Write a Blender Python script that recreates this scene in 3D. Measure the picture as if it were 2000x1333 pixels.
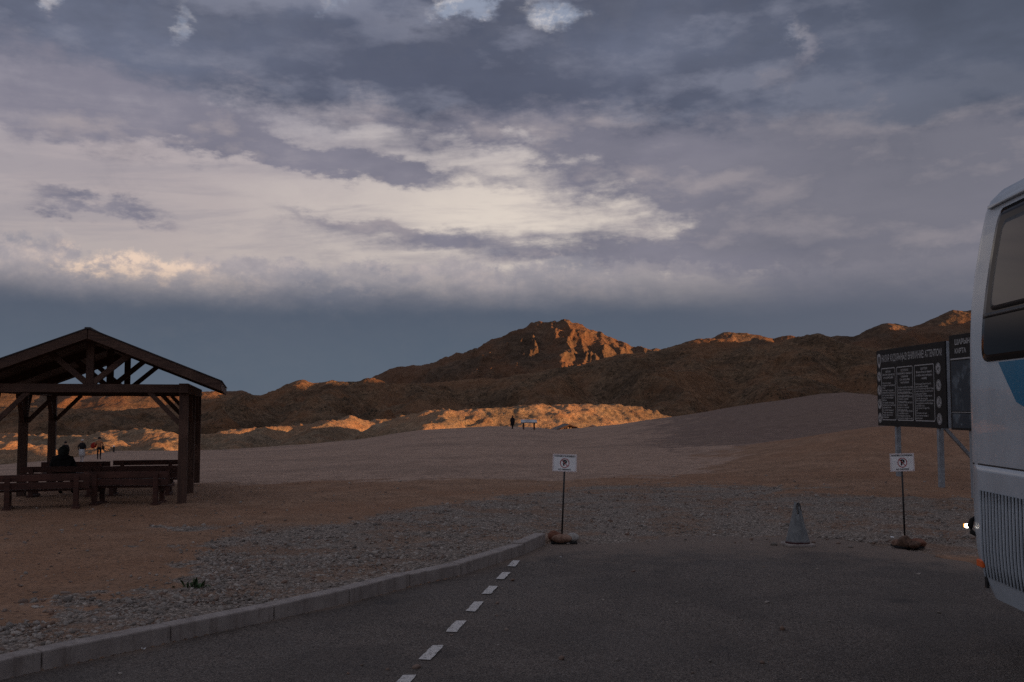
import bpy, bmesh, math, random
import numpy as np
from mathutils import Vector, Matrix

# ------------------------------------------------------------------ scene, camera, world, sun
sc = bpy.context.scene
COL = sc.collection
for o in list(bpy.data.objects):
    bpy.data.objects.remove(o)
random.seed(4)
RNG = np.random.default_rng(11)

EYE = 1.78
PITCH = math.radians(3.84)
cam_d = bpy.data.cameras.new('camera')
cam_d.lens = 35.0
cam_d.sensor_width = 36.0
cam_d.clip_start = 0.05
cam_d.clip_end = 20000
cam = bpy.data.objects.new('camera', cam_d)
cam.location = (0, 0, EYE)
cam.rotation_euler = (math.pi / 2 + PITCH, 0, 0)
COL.objects.link(cam)
sc.camera = cam
FPX = 2000 * 35.0 / 36.0

def ray(px, py):
    """photo pixel -> (x per metre of depth, z per metre of depth)"""
    cx = (px - 1000) / FPX
    cv = (666.5 - py) / FPX
    wy = math.cos(PITCH) - cv * math.sin(PITCH)
    wz = math.sin(PITCH) + cv * math.cos(PITCH)
    return cx / wy, wz / wy

def at(px, py, Y):
    a, s = ray(px, py)
    return Vector((a * Y, Y, EYE + s * Y))

def onz(px, py, z=0.0):
    a, s = ray(px, py)
    Y = (z - EYE) / s
    return Vector((a * Y, Y, z))

def lin(c):
    return tuple(((v / 255) / 12.92 if v <= 10.3 else ((v / 255 + .055) / 1.055) ** 2.4) for v in c)

# light travels towards the far left of the view: a low sun behind the camera's right shoulder
SUN_EL = math.radians(6.0)
TRAVEL = Vector((-0.96, 0.28, 0)).normalized()
sun_d = bpy.data.lights.new('sun', 'SUN')
sun_d.energy = 5.0
sun_d.color = (1.0, 0.50, 0.20)
sun_d.angle = math.radians(0.5)
sun = bpy.data.objects.new('sun', sun_d)
ldir = Vector((TRAVEL.x * math.cos(SUN_EL), TRAVEL.y * math.cos(SUN_EL), -math.sin(SUN_EL)))
sun.rotation_euler = ldir.to_track_quat('-Z', 'Y').to_euler()
sun.location = (60, -40, 60)
COL.objects.link(sun)

sc.view_settings.view_transform = 'Standard'
sc.view_settings.look = 'None'
sc.view_settings.gamma = 1.0
sc.view_settings.exposure = 0.9
sc.view_settings.use_curve_mapping = False
sc.render.engine = 'CYCLES'
sc.cycles.use_denoising = False
sc.cycles.max_bounces = 5
sc.cycles.diffuse_bounces = 3
sc.cycles.sample_clamp_indirect = 2.0

# ------------------------------------------------------------------ node expression helper
class Sk:
    def __init__(s, g, sock): s.g, s.s = g, sock
    def __add__(a, b): return a.g.m('ADD', a, b)
    __radd__ = __add__
    def __sub__(a, b): return a.g.m('SUBTRACT', a, b)
    def __rsub__(a, b): return a.g.m('SUBTRACT', b, a)
    def __mul__(a, b): return a.g.m('MULTIPLY', a, b)
    __rmul__ = __mul__
    def __truediv__(a, b): return a.g.m('DIVIDE', a, b)
    def __pow__(a, b): return a.g.m('POWER', a, b)
    def __neg__(a): return a.g.m('MULTIPLY', a, -1.0)

class Gr:
    def __init__(s, nt):
        s.nt = nt
    def new(s, t, **kw):
        n = s.nt.nodes.new(t)
        for k, v in kw.items(): setattr(n, k, v)
        return n
    def put(s, inp, v):
        if v is None: return
        if isinstance(v, Sk): s.nt.links.new(v.s, inp)
        elif isinstance(v, (tuple, list)):
            v = tuple(v)
            inp.default_value = v if len(v) == len(inp.default_value) else (v + (1.0,))[:len(inp.default_value)]
        else: inp.default_value = v
    def m(s, op, a, b=None, c=None, clamp=False):
        n = s.new('ShaderNodeMath', operation=op, use_clamp=clamp)
        for i, v in enumerate((a, b, c)): s.put(n.inputs[i], v)
        return Sk(s, n.outputs[0])
    def mx(s, a, b): return s.m('MAXIMUM', a, b)
    def mn(s, a, b): return s.m('MINIMUM', a, b)
    def sat(s, a): return s.m('ADD', a, 0.0, clamp=True)
    def ss(s, lo, hi, x):
        n = s.new('ShaderNodeMapRange', interpolation_type='SMOOTHSTEP')
        s.put(n.inputs[0], x); n.inputs[1].default_value = lo; n.inputs[2].default_value = hi
        n.inputs[3].default_value = 0; n.inputs[4].default_value = 1
        return Sk(s, n.outputs[0])
    def ls(s, lo, hi, x, a=0.0, b=1.0):
        n = s.new('ShaderNodeMapRange')
        s.put(n.inputs[0], x); n.inputs[1].default_value = lo; n.inputs[2].default_value = hi
        n.inputs[3].default_value = a; n.inputs[4].default_value = b
        return Sk(s, n.outputs[0])
    def comb(s, x, y, z):
        n = s.new('ShaderNodeCombineXYZ')
        for i, v in enumerate((x, y, z)): s.put(n.inputs[i], v)
        return Sk(s, n.outputs[0])
    def sep(s, v):
        n = s.new('ShaderNodeSeparateXYZ'); s.put(n.inputs[0], v)
        return [Sk(s, o) for o in n.outputs]
    def vm(s, op, a, b=None, sc_=None):
        n = s.new('ShaderNodeVectorMath', operation=op)
        s.put(n.inputs[0], a)
        if b is not None: s.put(n.inputs[1], b)
        if sc_ is not None: s.put(n.inputs['Scale'], sc_)
        return Sk(s, n.outputs[0])
    def noise(s, vec, scale, detail=4.0, rough=0.5, dist=0.0, color=False, ntype='FBM'):
        n = s.new('ShaderNodeTexNoise', noise_type=ntype)
        if vec is not None: s.put(n.inputs['Vector'], vec)
        n.inputs['Scale'].default_value = scale; n.inputs['Detail'].default_value = detail
        n.inputs['Roughness'].default_value = rough; n.inputs['Distortion'].default_value = dist
        return Sk(s, n.outputs[1 if color else 0])
    def voro(s, vec, scale, feature='F1', out=0, rand=1.0):
        n = s.new('ShaderNodeTexVoronoi', feature=feature)
        if vec is not None: s.put(n.inputs['Vector'], vec)
        n.inputs['Scale'].default_value = scale
        n.inputs['Randomness'].default_value = rand
        return Sk(s, n.outputs[out])
    def mix(s, f, a, b, blend='MIX'):
        n = s.new('ShaderNodeMix', data_type='RGBA', blend_type=blend, clamp_factor=True)
        s.put(n.inputs[0], f); s.put(n.inputs[6], a); s.put(n.inputs[7], b)
        return Sk(s, n.outputs[2])
    def rgb(s, c):
        n = s.new('ShaderNodeRGB'); n.outputs[0].default_value = (*c, 1); return Sk(s, n.outputs[0])
    def bump(s, h, strength=0.5, dist=0.02, normal=None):
        n = s.new('ShaderNodeBump')
        n.inputs['Strength'].default_value = strength; n.inputs['Distance'].default_value = dist
        s.put(n.inputs['Height'], h)
        if normal is not None: s.put(n.inputs['Normal'], normal)
        return Sk(s, n.outputs[0])

# ------------------------------------------------------------------ sky: cloud decks over a clear sky
world = bpy.data.worlds.new('World')
sc.world = world
world.use_nodes = True
wn = world.node_tree
wn.nodes.clear()
g = Gr(wn)
tc = g.new('ShaderNodeTexCoord')
d = g.vm('NORMALIZE', Sk(g, tc.outputs['Generated']))
dx, dy, dz = g.sep(d)
nish = g.new('ShaderNodeTexSky', sky_type='NISHITA')
nish.sun_disc = False
nish.sun_elevation = SUN_EL
nish.sun_rotation = math.atan2(-TRAVEL.x, -TRAVEL.y)
clear = g.vm('SCALE', Sk(g, nish.outputs[0]), sc_=0.12)
A = g.m('ARCTAN2', dx, dy)
Abs = g.m('ABSOLUTE', A)
E = g.m('ARCSINE', g.mn(g.mx(dz, -1.0), 1.0))
vs = g.comb(dx, dy, dz * 2.4)                       # flattened cells: clouds near the horizon
wsoft = g.noise(vs, 3.2, 5, .55, color=True)
wfine = g.noise(vs, 13.0, 9, .62, color=True)
w1x, w1y, w1z = g.sep(wsoft)
w3x, w3y, w3z = g.sep(g.noise(g.comb(dx, dy, dz * 1.3), 22.0, 9, .68, color=True))
w2x, w2y, w2z = g.sep(wfine)
Aw = A + (w1x - .5) * .20 + (w2x - .5) * .20
Ew = E + (w1y - .5) * .060 + (w2y - .5) * .085
Ac = A + (w1x - .5) * .05 + (w2x - .5) * .10 + (w3x - .5) * .05         # crisper warp for cumulus edges
Ec = E + (w1y - .5) * .03 + (w2y - .5) * .07 + (w3y - .5) * .05

def sky_xy(px, py):
    a, s = ray(px, py)
    return math.atan(a), math.atan(s * math.cos(math.atan(a)))

def gauss(px, py, rx, ry, tilt=0.0, a=None, e=None):
    """soft cloud mass centred on a direction; radii in photo pixels at that direction"""
    a = a or Aw; e = e or Ew
    ca, ce = sky_xy(px, py)
    ux = a - ca; uy = e - ce
    if tilt:
        uy = uy - ux * tilt
    q = g.m('POWER', ux / (rx / 1944), 2.0) + g.m('POWER', g.m('ABSOLUTE', uy / (ry / 1944)), 2.0)
    return g.m('EXPONENT', -q)

fb = g.noise(vs, 5.0, 12, .58)
fb_up = g.noise(g.vm('ADD', vs, (0.012, 0.0, 0.050)), 5.0, 12, .58)
fbig = g.noise(vs, 2.1, 4, .5)
relief = (fb - fb_up)                                # denser below than above: lit upper edge

# bright high veil behind everything
veil = g.mix(g.ss(.10, .36, E), g.rgb(lin((186, 172, 170))), g.rgb(lin((176, 172, 182))))
veil = g.mix(gauss(1080, 430, 520, 150) * .95, veil, g.rgb(lin((232, 218, 206))))
veil = g.mix(gauss(150, 330, 460, 150) * .5, veil, g.rgb(lin((178, 160, 162))))
veil = g.mix(g.sat((fb - .47) * 3.0) * .22, veil, g.rgb(lin((150, 145, 155))))
holes = g.mix(g.ss(.44, .58, w3z), g.rgb(lin((150, 158, 178))), g.rgb(lin((206, 202, 206))))
veil = g.mix(g.ss(.30, .37, E), veil, holes)
streak = g.noise(g.comb(dx + dz * .35, dy, dz * 8.0 - dx * .6), 4.2, 9, .62, .4)
veil = g.mix(g.ss(.44, .64, streak) * .55, veil, g.rgb(lin((158, 149, 157))))
veil = g.mix(.12, veil, clear)

# middle deck: streaky stratocumulus masses
mass = [(330, 140, 430, 62, -.06, .75), (40, 120, 220, 60, 0, .6), (740, 325, 190, 34, -.10, 1.0), (560, 290, 230, 24, -.12, .75), (960, 238, 210, 34, -.05, .95),
        (1040, 352, 90, 26, 0, .55), (170, 405, 120, 17, -.12, .8), (130, 200, 330, 46, -.05, 1.05),
        (330, 235, 190, 40, -.08, .9), (60, 250, 170, 34, 0, .8), (1250, 270, 210, 80, -.25, .8),
        (1560, 330, 300, 110, -.12, .9), (1760, 420, 300, 120, -.1, .95), (1350, 340, 230, 36, -.22, .7),
        (1950, 250, 300, 260, 0, .95), (1480, 420, 230, 50, -.12, .75), (620, 430, 200, 20, -.14, .55),
        (820, 480, 330, 34, -.05, .62), (1330, 515, 260, 42, 0, .85), (1550, 490, 220, 30, 0, .7), (960, 470, 130, 36, 0, .5)]
tot = None
for (px, py, rx, ry, tl, amp) in mass:
    q = gauss(px, py, rx, ry, tl) * amp
    tot = q if tot is None else tot + q
broken = g.ss(.41, .53, g.noise(g.comb(dx, dy, dz * 1.2), 3.4, 6, .55)) * g.ss(.40, .60, E + Abs * .26)   # deck opened above and behind the view to raise the ambient light
deckE = g.ss(.262, .325, Ew + g.mn(g.mx(A, -.6), .6) * .05) * (1.0 - broken * .92)                 # upper deck overhead, apart from those openings
midv = g.sat(tot) * 1.05 + g.ss(.16, .34, A) * (1.0 - g.ss(.6, 1.0, A)) * 1.0 + (fb - .5) * 2.1 + (w3z - .5) * .55
mid = g.ss(.10, .95, midv + (streak - .5) * .7)
mid_col = g.mix(g.ss(.36, .62, fb), g.rgb(lin((128, 126, 141))), g.rgb(lin((112, 112, 128))))
mid_col = g.mix(g.ss(.05, .42, A) * (1.0 - g.ss(.6, 1.0, A)) * .75, mid_col, g.rgb(lin((106, 107, 119))))
mid_col = g.mix(g.sat(relief * 9.0) * (.5 - g.ss(.10, .3, A) * .25), mid_col, g.rgb(lin((182, 170, 170))))
sky = g.mix(mid * .93, veil, mid_col)

# upper deck: heavy blue-grey with a few bright torn holes
hole = gauss(915, 15, 62, 34, 0, Ac, Ec) * 1.25 + gauss(1075, 30, 60, 50, 0, Ac, Ec) * 1.05 + gauss(1540, 85, 32, 34, 0, Ac, Ec) * .72 \
     + gauss(100, 12, 34, 30, 0, Ac, Ec) * .9 + gauss(362, 50, 30, 36, 0, Ac, Ec) * .62 + gauss(670, 15, 40, 25, 0, Ac, Ec) * .55 + gauss(1500, 155, 70, 26, 0, Ac, Ec) * .55
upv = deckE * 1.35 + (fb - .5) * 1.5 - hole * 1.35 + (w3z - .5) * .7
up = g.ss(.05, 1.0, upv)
up_col = g.mix(g.ss(.38, .62, fbig), g.rgb(lin((110, 116, 136))), g.rgb(lin((84, 90, 109))))
up_col = g.mix(g.ss(.44, .66, fb) * .75, up_col, g.rgb(lin((76, 81, 98))))
up_col = g.mix(g.sat(relief * 9.0) * .6, up_col, g.rgb(lin((138, 141, 158))))
up_col = g.mix(g.sat(relief * -7.0) * .35, up_col, g.rgb(lin((68, 73, 88))))
up_col = g.mix(gauss(860, 150, 420, 60, -.08) * .55, up_col, g.rgb(lin((82, 88, 108))))
up_col = g.mix(g.ss(.10, .5, A) * (1.0 - g.ss(.6, 1.0, A)) * .6, up_col, g.rgb(lin((66, 74, 88))))
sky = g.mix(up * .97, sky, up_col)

# low cumulus bank with sunlit crowns standing on the far horizon bank
cum_top = .150 + (w1z - .5) * .05 + (w3x - .5) * .05
cumv = g.ss(-.007, .007, (cum_top + (w3y - .5) * .060 + (w1x - .5) * .05 - E) - g.ss(-.30, .25, A) * .012)
crel = w3z - Sk(g, g.sep(g.noise(g.comb(dx + .006, dy, dz * 1.3 + .012), 22.0, 9, .68, color=True))[2].s)
cum_col = g.mix(g.ss(.40, .62, fb), g.rgb(lin((170, 162, 166))), g.rgb(lin((136, 136, 148))))
cum_col = g.mix(g.sat(relief * 10.0) * .5, cum_col, g.rgb(lin((196, 184, 180))))
cum_col = g.mix(g.sat(crel * 5.0) * .5, cum_col, g.rgb(lin((206, 190, 184))))
cum_col = g.mix(g.sat(crel * -5.0) * .35, cum_col, g.rgb(lin((124, 124, 138))))
crown = gauss(285, 512, 130, 22, -.1, Ac, Ec) + gauss(170, 520, 60, 12, 0, Ac, Ec) * .7 + gauss(1010, 480, 50, 10, 0, Ac, Ec) * .4
cum_col = g.mix(g.sat(crown * g.ss(.38, .60, w3z) * 1.5), cum_col, g.rgb(lin((240, 212, 190))))
cum_col = g.mix(g.ss(-.05, .25, A) * .6, cum_col, g.rgb(lin((126, 124, 134))))
sky = g.mix(cumv * (1.0 - g.ss(.05, .42, A) * .75) * .85, sky, cum_col)

# the blue-grey rain bank along the horizon
bank = 1.0 - g.ss(.088, .142, E + (w1y - .5) * .03 + (w2y - .5) * .02)
bank_col = g.mix(g.ss(.02, .13, E), g.rgb(lin((84, 97, 112))), g.rgb(lin((76, 86, 103))))
bank_col = g.mix(g.ss(.05, .45, A) * .6, bank_col, g.rgb(lin((100, 102, 114))))
bank_col = g.mix((w1x - .38) * .30, bank_col, g.rgb(lin((100, 104, 117))))
sky = g.mix(bank * .96, sky, bank_col)
sky = g.mix(g.ss(.0, -.03, E), sky, g.rgb((.03, .025, .022)))
bg = g.new('ShaderNodeBackground')
g.put(bg.inputs[0], sky)
bg.inputs[1].default_value = 0.535
wo = g.new('ShaderNodeOutputWorld')
wn.links.new(bg.outputs[0], wo.inputs[0])
world.cycles.sampling_method = 'MANUAL'
world.cycles.sample_map_resolution = 512

# ------------------------------------------------------------------ numpy noise
def _hash(ix, iy, seed):
    h = (ix.astype(np.int64) * 374761393 + iy.astype(np.int64) * 668265263 + seed * 1442695041) & 0xFFFFFFFF
    h = ((h ^ (h >> 13)) * 1274126177) & 0xFFFFFFFF
    h = ((h ^ (h >> 16)) * 2246822519) & 0xFFFFFFFF
    return (h ^ (h >> 15)) & 0xFFFFFFFF

def perlin(x, y, seed=0):
    x0 = np.floor(x); y0 = np.floor(y)
    fx = x - x0; fy = y - y0
    u = fx * fx * fx * (fx * (fx * 6 - 15) + 10)
    v = fy * fy * fy * (fy * (fy * 6 - 15) + 10)
    def gr(ix, iy, ax, ay):
        t = _hash(ix, iy, seed) * (2 * np.pi / 4294967296.0)
        return np.cos(t) * ax + np.sin(t) * ay
    a = gr(x0, y0, fx, fy); b = gr(x0 + 1, y0, fx - 1, fy)
    c = gr(x0, y0 + 1, fx, fy - 1); e = gr(x0 + 1, y0 + 1, fx - 1, fy - 1)
    return (a + u * (b - a)) * (1 - v) + (c + u * (e - c)) * v

def fbm(x, y, octv=5, seed=0, gain=.5, lac=2.03):
    s = 0; amp = 1.0; f = 1.0
    for i in range(octv):
        s = s + amp * perlin(x * f + i * 17.3, y * f - i * 9.1, seed + i * 7)
        amp *= gain; f *= lac
    return s

def ridged(x, y, octv=5, seed=0, gain=.5):
    s = 0; amp = 1.0; f = 1.0; w = 1.0
    for i in range(octv):
        n = 1 - np.abs(perlin(x * f + i * 13.7, y * f + i * 5.3, seed + i * 11)) * 2
        n = n * np.abs(n) * w
        w = np.clip(n * 1.6, 0, 1)
        s = s + amp * n
        amp *= gain; f *= 2.07
    return s

def sstep(lo, hi, x):
    t = np.clip((x - lo) / (hi - lo), 0, 1)
    return t * t * (3 - 2 * t)

def line_field(X, Y, pts, slope, rnd=3.0, curve=0.0):
    """height of a ridge: a 3D polyline with flanks falling away from it"""
    best = np.full(X.shape, -1e9)
    P = np.array(pts, float)
    for (p, q) in zip(P[:-1], P[1:]):
        ex, ey = q[0] - p[0], q[1] - p[1]
        L2 = ex * ex + ey * ey + 1e-9
        t = np.clip(((X - p[0]) * ex + (Y - p[1]) * ey) / L2, 0, 1)
        dd = np.hypot(X - (p[0] + t * ex), Y - (p[1] + t * ey))
        dd = np.sqrt(dd * dd + rnd * rnd) - rnd
        z = p[2] + t * (q[2] - p[2]) - slope * dd + curve * dd * dd
        best = np.maximum(best, z)
    return best

def W(lst, dz=0.0):
    """list of (photo px, photo py, depth m) -> world points"""
    out = []
    for (px, py, Y) in lst:
        p = at(px, py, Y); out.append((p.x, p.y, p.z + dz))
    return out

def calm(X, Y, Z, crest, lo=.25, span=14.0):
    P = np.array(crest); order = np.argsort(P[:, 0] / P[:, 1])
    zc = np.interp(X / Y, (P[:, 0] / P[:, 1])[order], P[order, 2])
    return lo + (1 - lo) * sstep(0, span, zc - Z)

# ------------------------------------------------------------------ mesh helpers
def mesh_from_grid(name, X, Y, Z, extra=None):
    nr, nc = X.shape
    co = np.stack([X, Y, Z], -1).reshape(-1, 3).astype(np.float32)
    idx = np.arange(nr * nc).reshape(nr, nc)
    q = np.stack([idx[:-1, :-1], idx[:-1, 1:], idx[1:, 1:], idx[1:, :-1]], -1).reshape(-1, 4)
    if extra is not None:
        eco, eq = extra
        q = np.concatenate([q, eq + len(co)]); co = np.concatenate([co, eco.astype(np.float32)])
    return np_mesh(name, co, q)

def np_mesh(name, co, faces, smooth=True):
    me = bpy.data.meshes.new(name)
    k = faces.shape[1]
    me.vertices.add(len(co)); me.vertices.foreach_set('co', np.ascontiguousarray(co, dtype=np.float32).ravel())
    me.loops.add(faces.size); me.loops.foreach_set('vertex_index', np.ascontiguousarray(faces, dtype=np.int32).ravel())
    me.polygons.add(len(faces))
    me.polygons.foreach_set('loop_start', np.arange(0, faces.size, k, dtype=np.int32))
    if smooth: me.polygons.foreach_set('use_smooth', np.ones(len(faces), dtype=bool))
    me.update(calc_edges=True)
    return me

def link(name, me, mat=None, parent=None):
    o = bpy.data.objects.new(name, me)
    COL.objects.link(o)
    if mat is not None and me is not None and not me.materials: me.materials.append(mat)
    if parent is not None: o.parent = parent
    return o

def tag(o, label=None, cat=None, group=None, kind=None):
    if label: o['label'] = label
    if cat: o['category'] = cat
    if group: o['group'] = group
    if kind: o['kind'] = kind
    return o

# ------------------------------------------------------------------ materials
MAT = {}
def new_mat(name):
    m = bpy.data.materials.new(name); m.use_nodes = True
    nt = m.node_tree; nt.nodes.clear()
    g = Gr(nt)
    b = g.new('ShaderNodeBsdfPrincipled'); o = g.new('ShaderNodeOutputMaterial')
    nt.links.new(b.outputs[0], o.inputs[0])
    b.inputs['Specular IOR Level'].default_value = .3
    MAT[name] = m
    return m, g, b

def geo_pos(g):
    return Sk(g, g.new('ShaderNodeNewGeometry').outputs['Position'])

def attr(g, name):
    n = g.new('ShaderNodeAttribute', attribute_name=name); return Sk(g, n.outputs['Fac'])

def mat_hill(name, c_lo, c_hi, c_red, shrub, sc_=1.0, shrub_amt=.5, bstr=1.0):
    m, g, b = new_mat(name)
    p = geo_pos(g)
    n1 = g.noise(p, .035 * sc_, 6, .6)
    n2 = g.noise(p, .35 * sc_, 8, .68)
    n3 = g.noise(p, 1.1 * sc_, 6, .7)
    px_, py_, pz_ = g.sep(p)
    strata = g.noise(g.comb(px_ * .02, py_ * .02, pz_ * .35 * sc_), 1.0, 5, .6)
    col = g.mix(g.ss(.38, .62, n2), g.rgb(c_lo), g.rgb(c_hi))
    col = g.mix(g.ss(.45, .70, n1) * .75, col, g.rgb(c_red))
    col = g.mix(g.ss(.50, .62, strata) * .35, col, g.rgb(tuple(v * 1.35 for v in c_hi)))
    sp = g.ss(.46, .56, n3) * g.ss(.36, .60, g.noise(p, .06 * sc_, 4, .6))
    v = g.voro(p, .55 * sc_)
    bush = (1.0 - g.ss(.18, .34, v)) * g.ss(.40, .58, g.noise(p, .09 * sc_, 3, .6))
    col = g.mix(g.sat(sp * .55 + bush) * shrub_amt, col, g.rgb(shrub))
    band = g.noise(g.comb(px_, py_ * .5, pz_ * 1.5), .022 * sc_, 7, .62, .8)
    col = g.mix(g.ss(.46, .60, band) * .45, col, g.rgb(tuple(v_ * 1.25 for v_ in c_red)))
    col = g.mix(g.ss(.50, .38, band) * .40, col, g.rgb(tuple(v_ * .55 for v_ in c_lo)))
    g.put(b.inputs['Base Color'], col)
    b.inputs['Roughness'].default_value = .95
    b.inputs['Specular IOR Level'].default_value = .1
    h = n2 * 1.0 + n3 * .35 + (1.0 - v) * .12
    g.put(b.inputs['Normal'], g.bump(h, bstr, 1.8 / sc_))
    return m

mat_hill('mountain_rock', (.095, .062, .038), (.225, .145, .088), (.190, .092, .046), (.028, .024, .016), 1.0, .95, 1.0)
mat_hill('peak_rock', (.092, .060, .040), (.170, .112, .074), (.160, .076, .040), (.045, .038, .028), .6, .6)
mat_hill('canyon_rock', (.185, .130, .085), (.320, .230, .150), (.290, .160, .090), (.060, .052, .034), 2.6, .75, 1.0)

# ------------------------------------------------------------------ the kerb line and the near ground
ROAD_Z = -0.10
kerb_px = [(82, 1310), (334, 1255), (536, 1212), (683, 1178), (801, 1146), (901, 1124), (971, 1101), (1022, 1084), (1066, 1064)]
kerb_w = [onz(px, py, ROAD_Z) for px, py in kerb_px]
kerb_x = [-9.4, -7.3, -5.55, -4.48] + [p.x for p in kerb_w]
kerb_y = [.4, 2.2, 4.25, 5.62] + [p.y for p in kerb_w]
KX = np.array(kerb_x); KY = np.array(kerb_y)
KEND = KY[-1]

gcrest = [(-900, 915, 80), (-300, 915, 80), (0, 911, 82), (84, 904, 86), (160, 894, 92), (225, 883, 100), (340, 882, 104), (440, 880, 105), (590, 870, 120), (700, 859, 128),
          (820, 841, 138), (960, 833, 142), (1045, 836, 138), (1085, 840.5, 134), (1130, 837, 128), (1200, 830, 118), (1275, 820, 108),
          (1400, 800, 95), (1500, 785, 86), (1600, 770.5, 78), (1650, 766, 74), (1700, 770, 70), (1760, 786, 66), (1900, 800, 62), (2300, 800, 58), (3000, 800, 55)]
_ga, _gz, _gy = [], [], []
for px, py, Y in gcrest:
    a, s = ray(px, py); _ga.append(a); _gz.append(EYE + s * Y); _gy.append(Y)
_ga, _gz, _gy = map(np.array, (_ga, _gz, _gy))

def kerb_side(X, Y):
    """metres to the left (+) of the kerb face"""
    return np.interp(Y, KY, KX) - X

def ground_z(X, Y):
    Ys = np.maximum(Y, .5)
    a = X / Ys
    a = np.clip(a, -1.4, 1.4)
    zc = np.interp(a, _ga, _gz); yc = np.interp(a, _ga, _gy)
    t = np.clip((Y - 19) / (yc - 19), 0, 1)
    shape = np.where(zc > 0, t ** 1.55 * (1 + .0 * t), t * t * (3 - 2 * t) * .55 + t * .45)
    z = zc * shape
    # low brown spur running in from the right, in front of the rounded hill
    sp = sstep(.16, .46, a) * np.exp(-((Y - 33) / 7.5) ** 2)
    z = z + sp * .95 * sstep(20, 33, Y) - .35 * sstep(.18, .4, a) * np.exp(-((Y - 46) / 7) ** 2)
    over = np.maximum(Y - yc, 0)
    z = z - np.minimum(over * over * .006, over * .42)
    z = np.maximum(z, -34)
    und = fbm(X * .09, Y * .09, 4, 3) * .10 * sstep(16, 45, Y) + fbm(X * .6, Y * .6, 3, 5) * .022 * sstep(13, 22, Y)
    z = z + und
    # carriageway sits lower than the verge
    ks = kerb_side(X, Y)
    side = sstep(-.02, .10, ks)
    endb = sstep(KEND - .1, KEND + .5, Y)
    soft = sstep(-2.6, 1.2, ks)
    side = side * (1 - endb) + soft * endb
    low = (1 - side) * (1 - sstep(14.5, 20.0, Y))
    return z - low * .118 + side * (1 - sstep(12, 19, Y)) * .004

NR, NCOL = 430, 640
v = np.linspace(0, 1, NR)
Yr = 3.2 * (175 / 3.2) ** v
av = np.linspace(-.78, .78, NCOL)
GX = av[None, :] * (Yr[:, None] + 7.0)
GY = np.repeat(Yr[:, None], NCOL, 1)
GZ = ground_z(GX, GY)
fine = fbm(GX * 2.2, GY * 2.2, 4, 21) * .016 + fbm(GX * 9, GY * 9, 2, 31) * .006
GZ = GZ + fine * (kerb_side(GX, GY) > .05).astype(float) * (GY < 30) * (.25 + .75 * sstep(.15, .6, kerb_side(GX, GY)))
# the yard behind and beside the camera
ex, ey = np.meshgrid(np.linspace(-70, 70, 57), np.linspace(-90, 3.22, 38))
ez = np.where(ex < np.interp(ey, KY, KX) - .05, 0.004, ROAD_Z - .018)
en = np.arange(ex.size).reshape(ex.shape)
eq = np.stack([en[:-1, :-1], en[:-1, 1:], en[1:, 1:], en[1:, :-1]], -1).reshape(-1, 4)
gme = mesh_from_grid('ground', GX, GY, GZ, (np.stack([ex, ey, ez - .006], -1).reshape(-1, 3), eq))

# what lies on the ground: crushed grey gravel, and the pale trodden track
def masks(X, Y):
    ks = kerb_side(X, Y)
    wob = fbm(X * .55, Y * .55, 4, 41) * .75 + fbm(X * 2.3, Y * 2.3, 3, 43) * .35
    wid = np.interp(Y, [3, 7, 9, 11, 13, 15], [1.15, 1.35, 1.75, 2.7, 4.2, 5.2])
    grav = sstep(.45, -.35, ks - wid + wob * np.interp(Y, [6, 14], [.8, 2.2])) * (ks > 0) * sstep(KEND + 3.0, KEND + .5, Y)
    beyond = sstep(KEND - 1.8, KEND + .2, Y)
    edge_far = np.interp(X, [-6, -2, 1, 4, 7, 10, 14], [16.5, 18, 22, 23.5, 21, 18.5, 17])
    edge_left = np.interp(Y, [11, 14, 17, 20, 24], [-3.4, -3.2, -2.6, -1.2, 1.5])
    g2 = sstep(1.6, -1.6, Y - edge_far + wob * 3.2) * sstep(-1.2, 1.2, X - edge_left + wob * 1.8) * beyond
    gravel = np.clip(np.maximum(grav * (1 - beyond * .3), g2), 0, 1)
    a = X / np.maximum(Y, 1)
    # trodden track: pale grey-mauve, wide across the middle distance
    trk = sstep(22.5, 28.5, Y + wob * 3.0) * sstep(.30, .12, a + wob * .06)
    hill = sstep(32, 44, Y + wob * 4.0) * sstep(-.02, .24, a + wob * .10)
    track = np.clip(np.maximum(trk, hill * .85), 0, 1)
    return gravel, track, hill
allco = np.empty(len(gme.vertices) * 3, np.float32); gme.vertices.foreach_get('co', allco); allco = allco.reshape(-1, 3)
mg, mt, mh_ = masks(allco[:, 0], allco[:, 1])
for nm, arr in (('gravel_cover', mg), ('track_cover', mt), ('hill_cover', mh_)):
    at_ = gme.attributes.new(nm, 'FLOAT', 'POINT'); at_.data.foreach_set('value', arr.astype(np.float32))

m, g, b = new_mat('ground_soil')
p = geo_pos(g)
ga, ta = attr(g, 'gravel_cover'), attr(g, 'track_cover')
n0 = g.noise(p, .22, 6, .6); n1 = g.noise(p, 1.6, 8, .65); n2 = g.noise(p, 14, 6, .7); n3 = g.noise(p, 60, 4, .7)
soil = g.mix(g.ss(.35, .65, n1), g.rgb((.235, .138, .085)), g.rgb((.345, .207, .132)))
soil = g.mix(g.ss(.42, .62, n0) * .6, soil, g.rgb((.275, .142, .080)))
soil = g.mix(g.ss(.50, .60, n2) * .65, soil, g.rgb((.115, .070, .048)))
soil = g.mix(g.ss(.60, .68, g.noise(p, 22, 5, .7)) * .6, soil, g.rgb((.36, .26, .19)))
trk = g.mix(g.ss(.38, .62, n1), g.rgb((.350, .230, .166)), g.rgb((.450, .305, .225)))
hillk = g.ss(.55, .85, attr(g, 'hill_cover'))
trk = g.mix(hillk, trk, g.mix(g.ss(.38, .62, n1), g.rgb((.165, .110, .085)), g.rgb((.225, .152, .120))))
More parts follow.
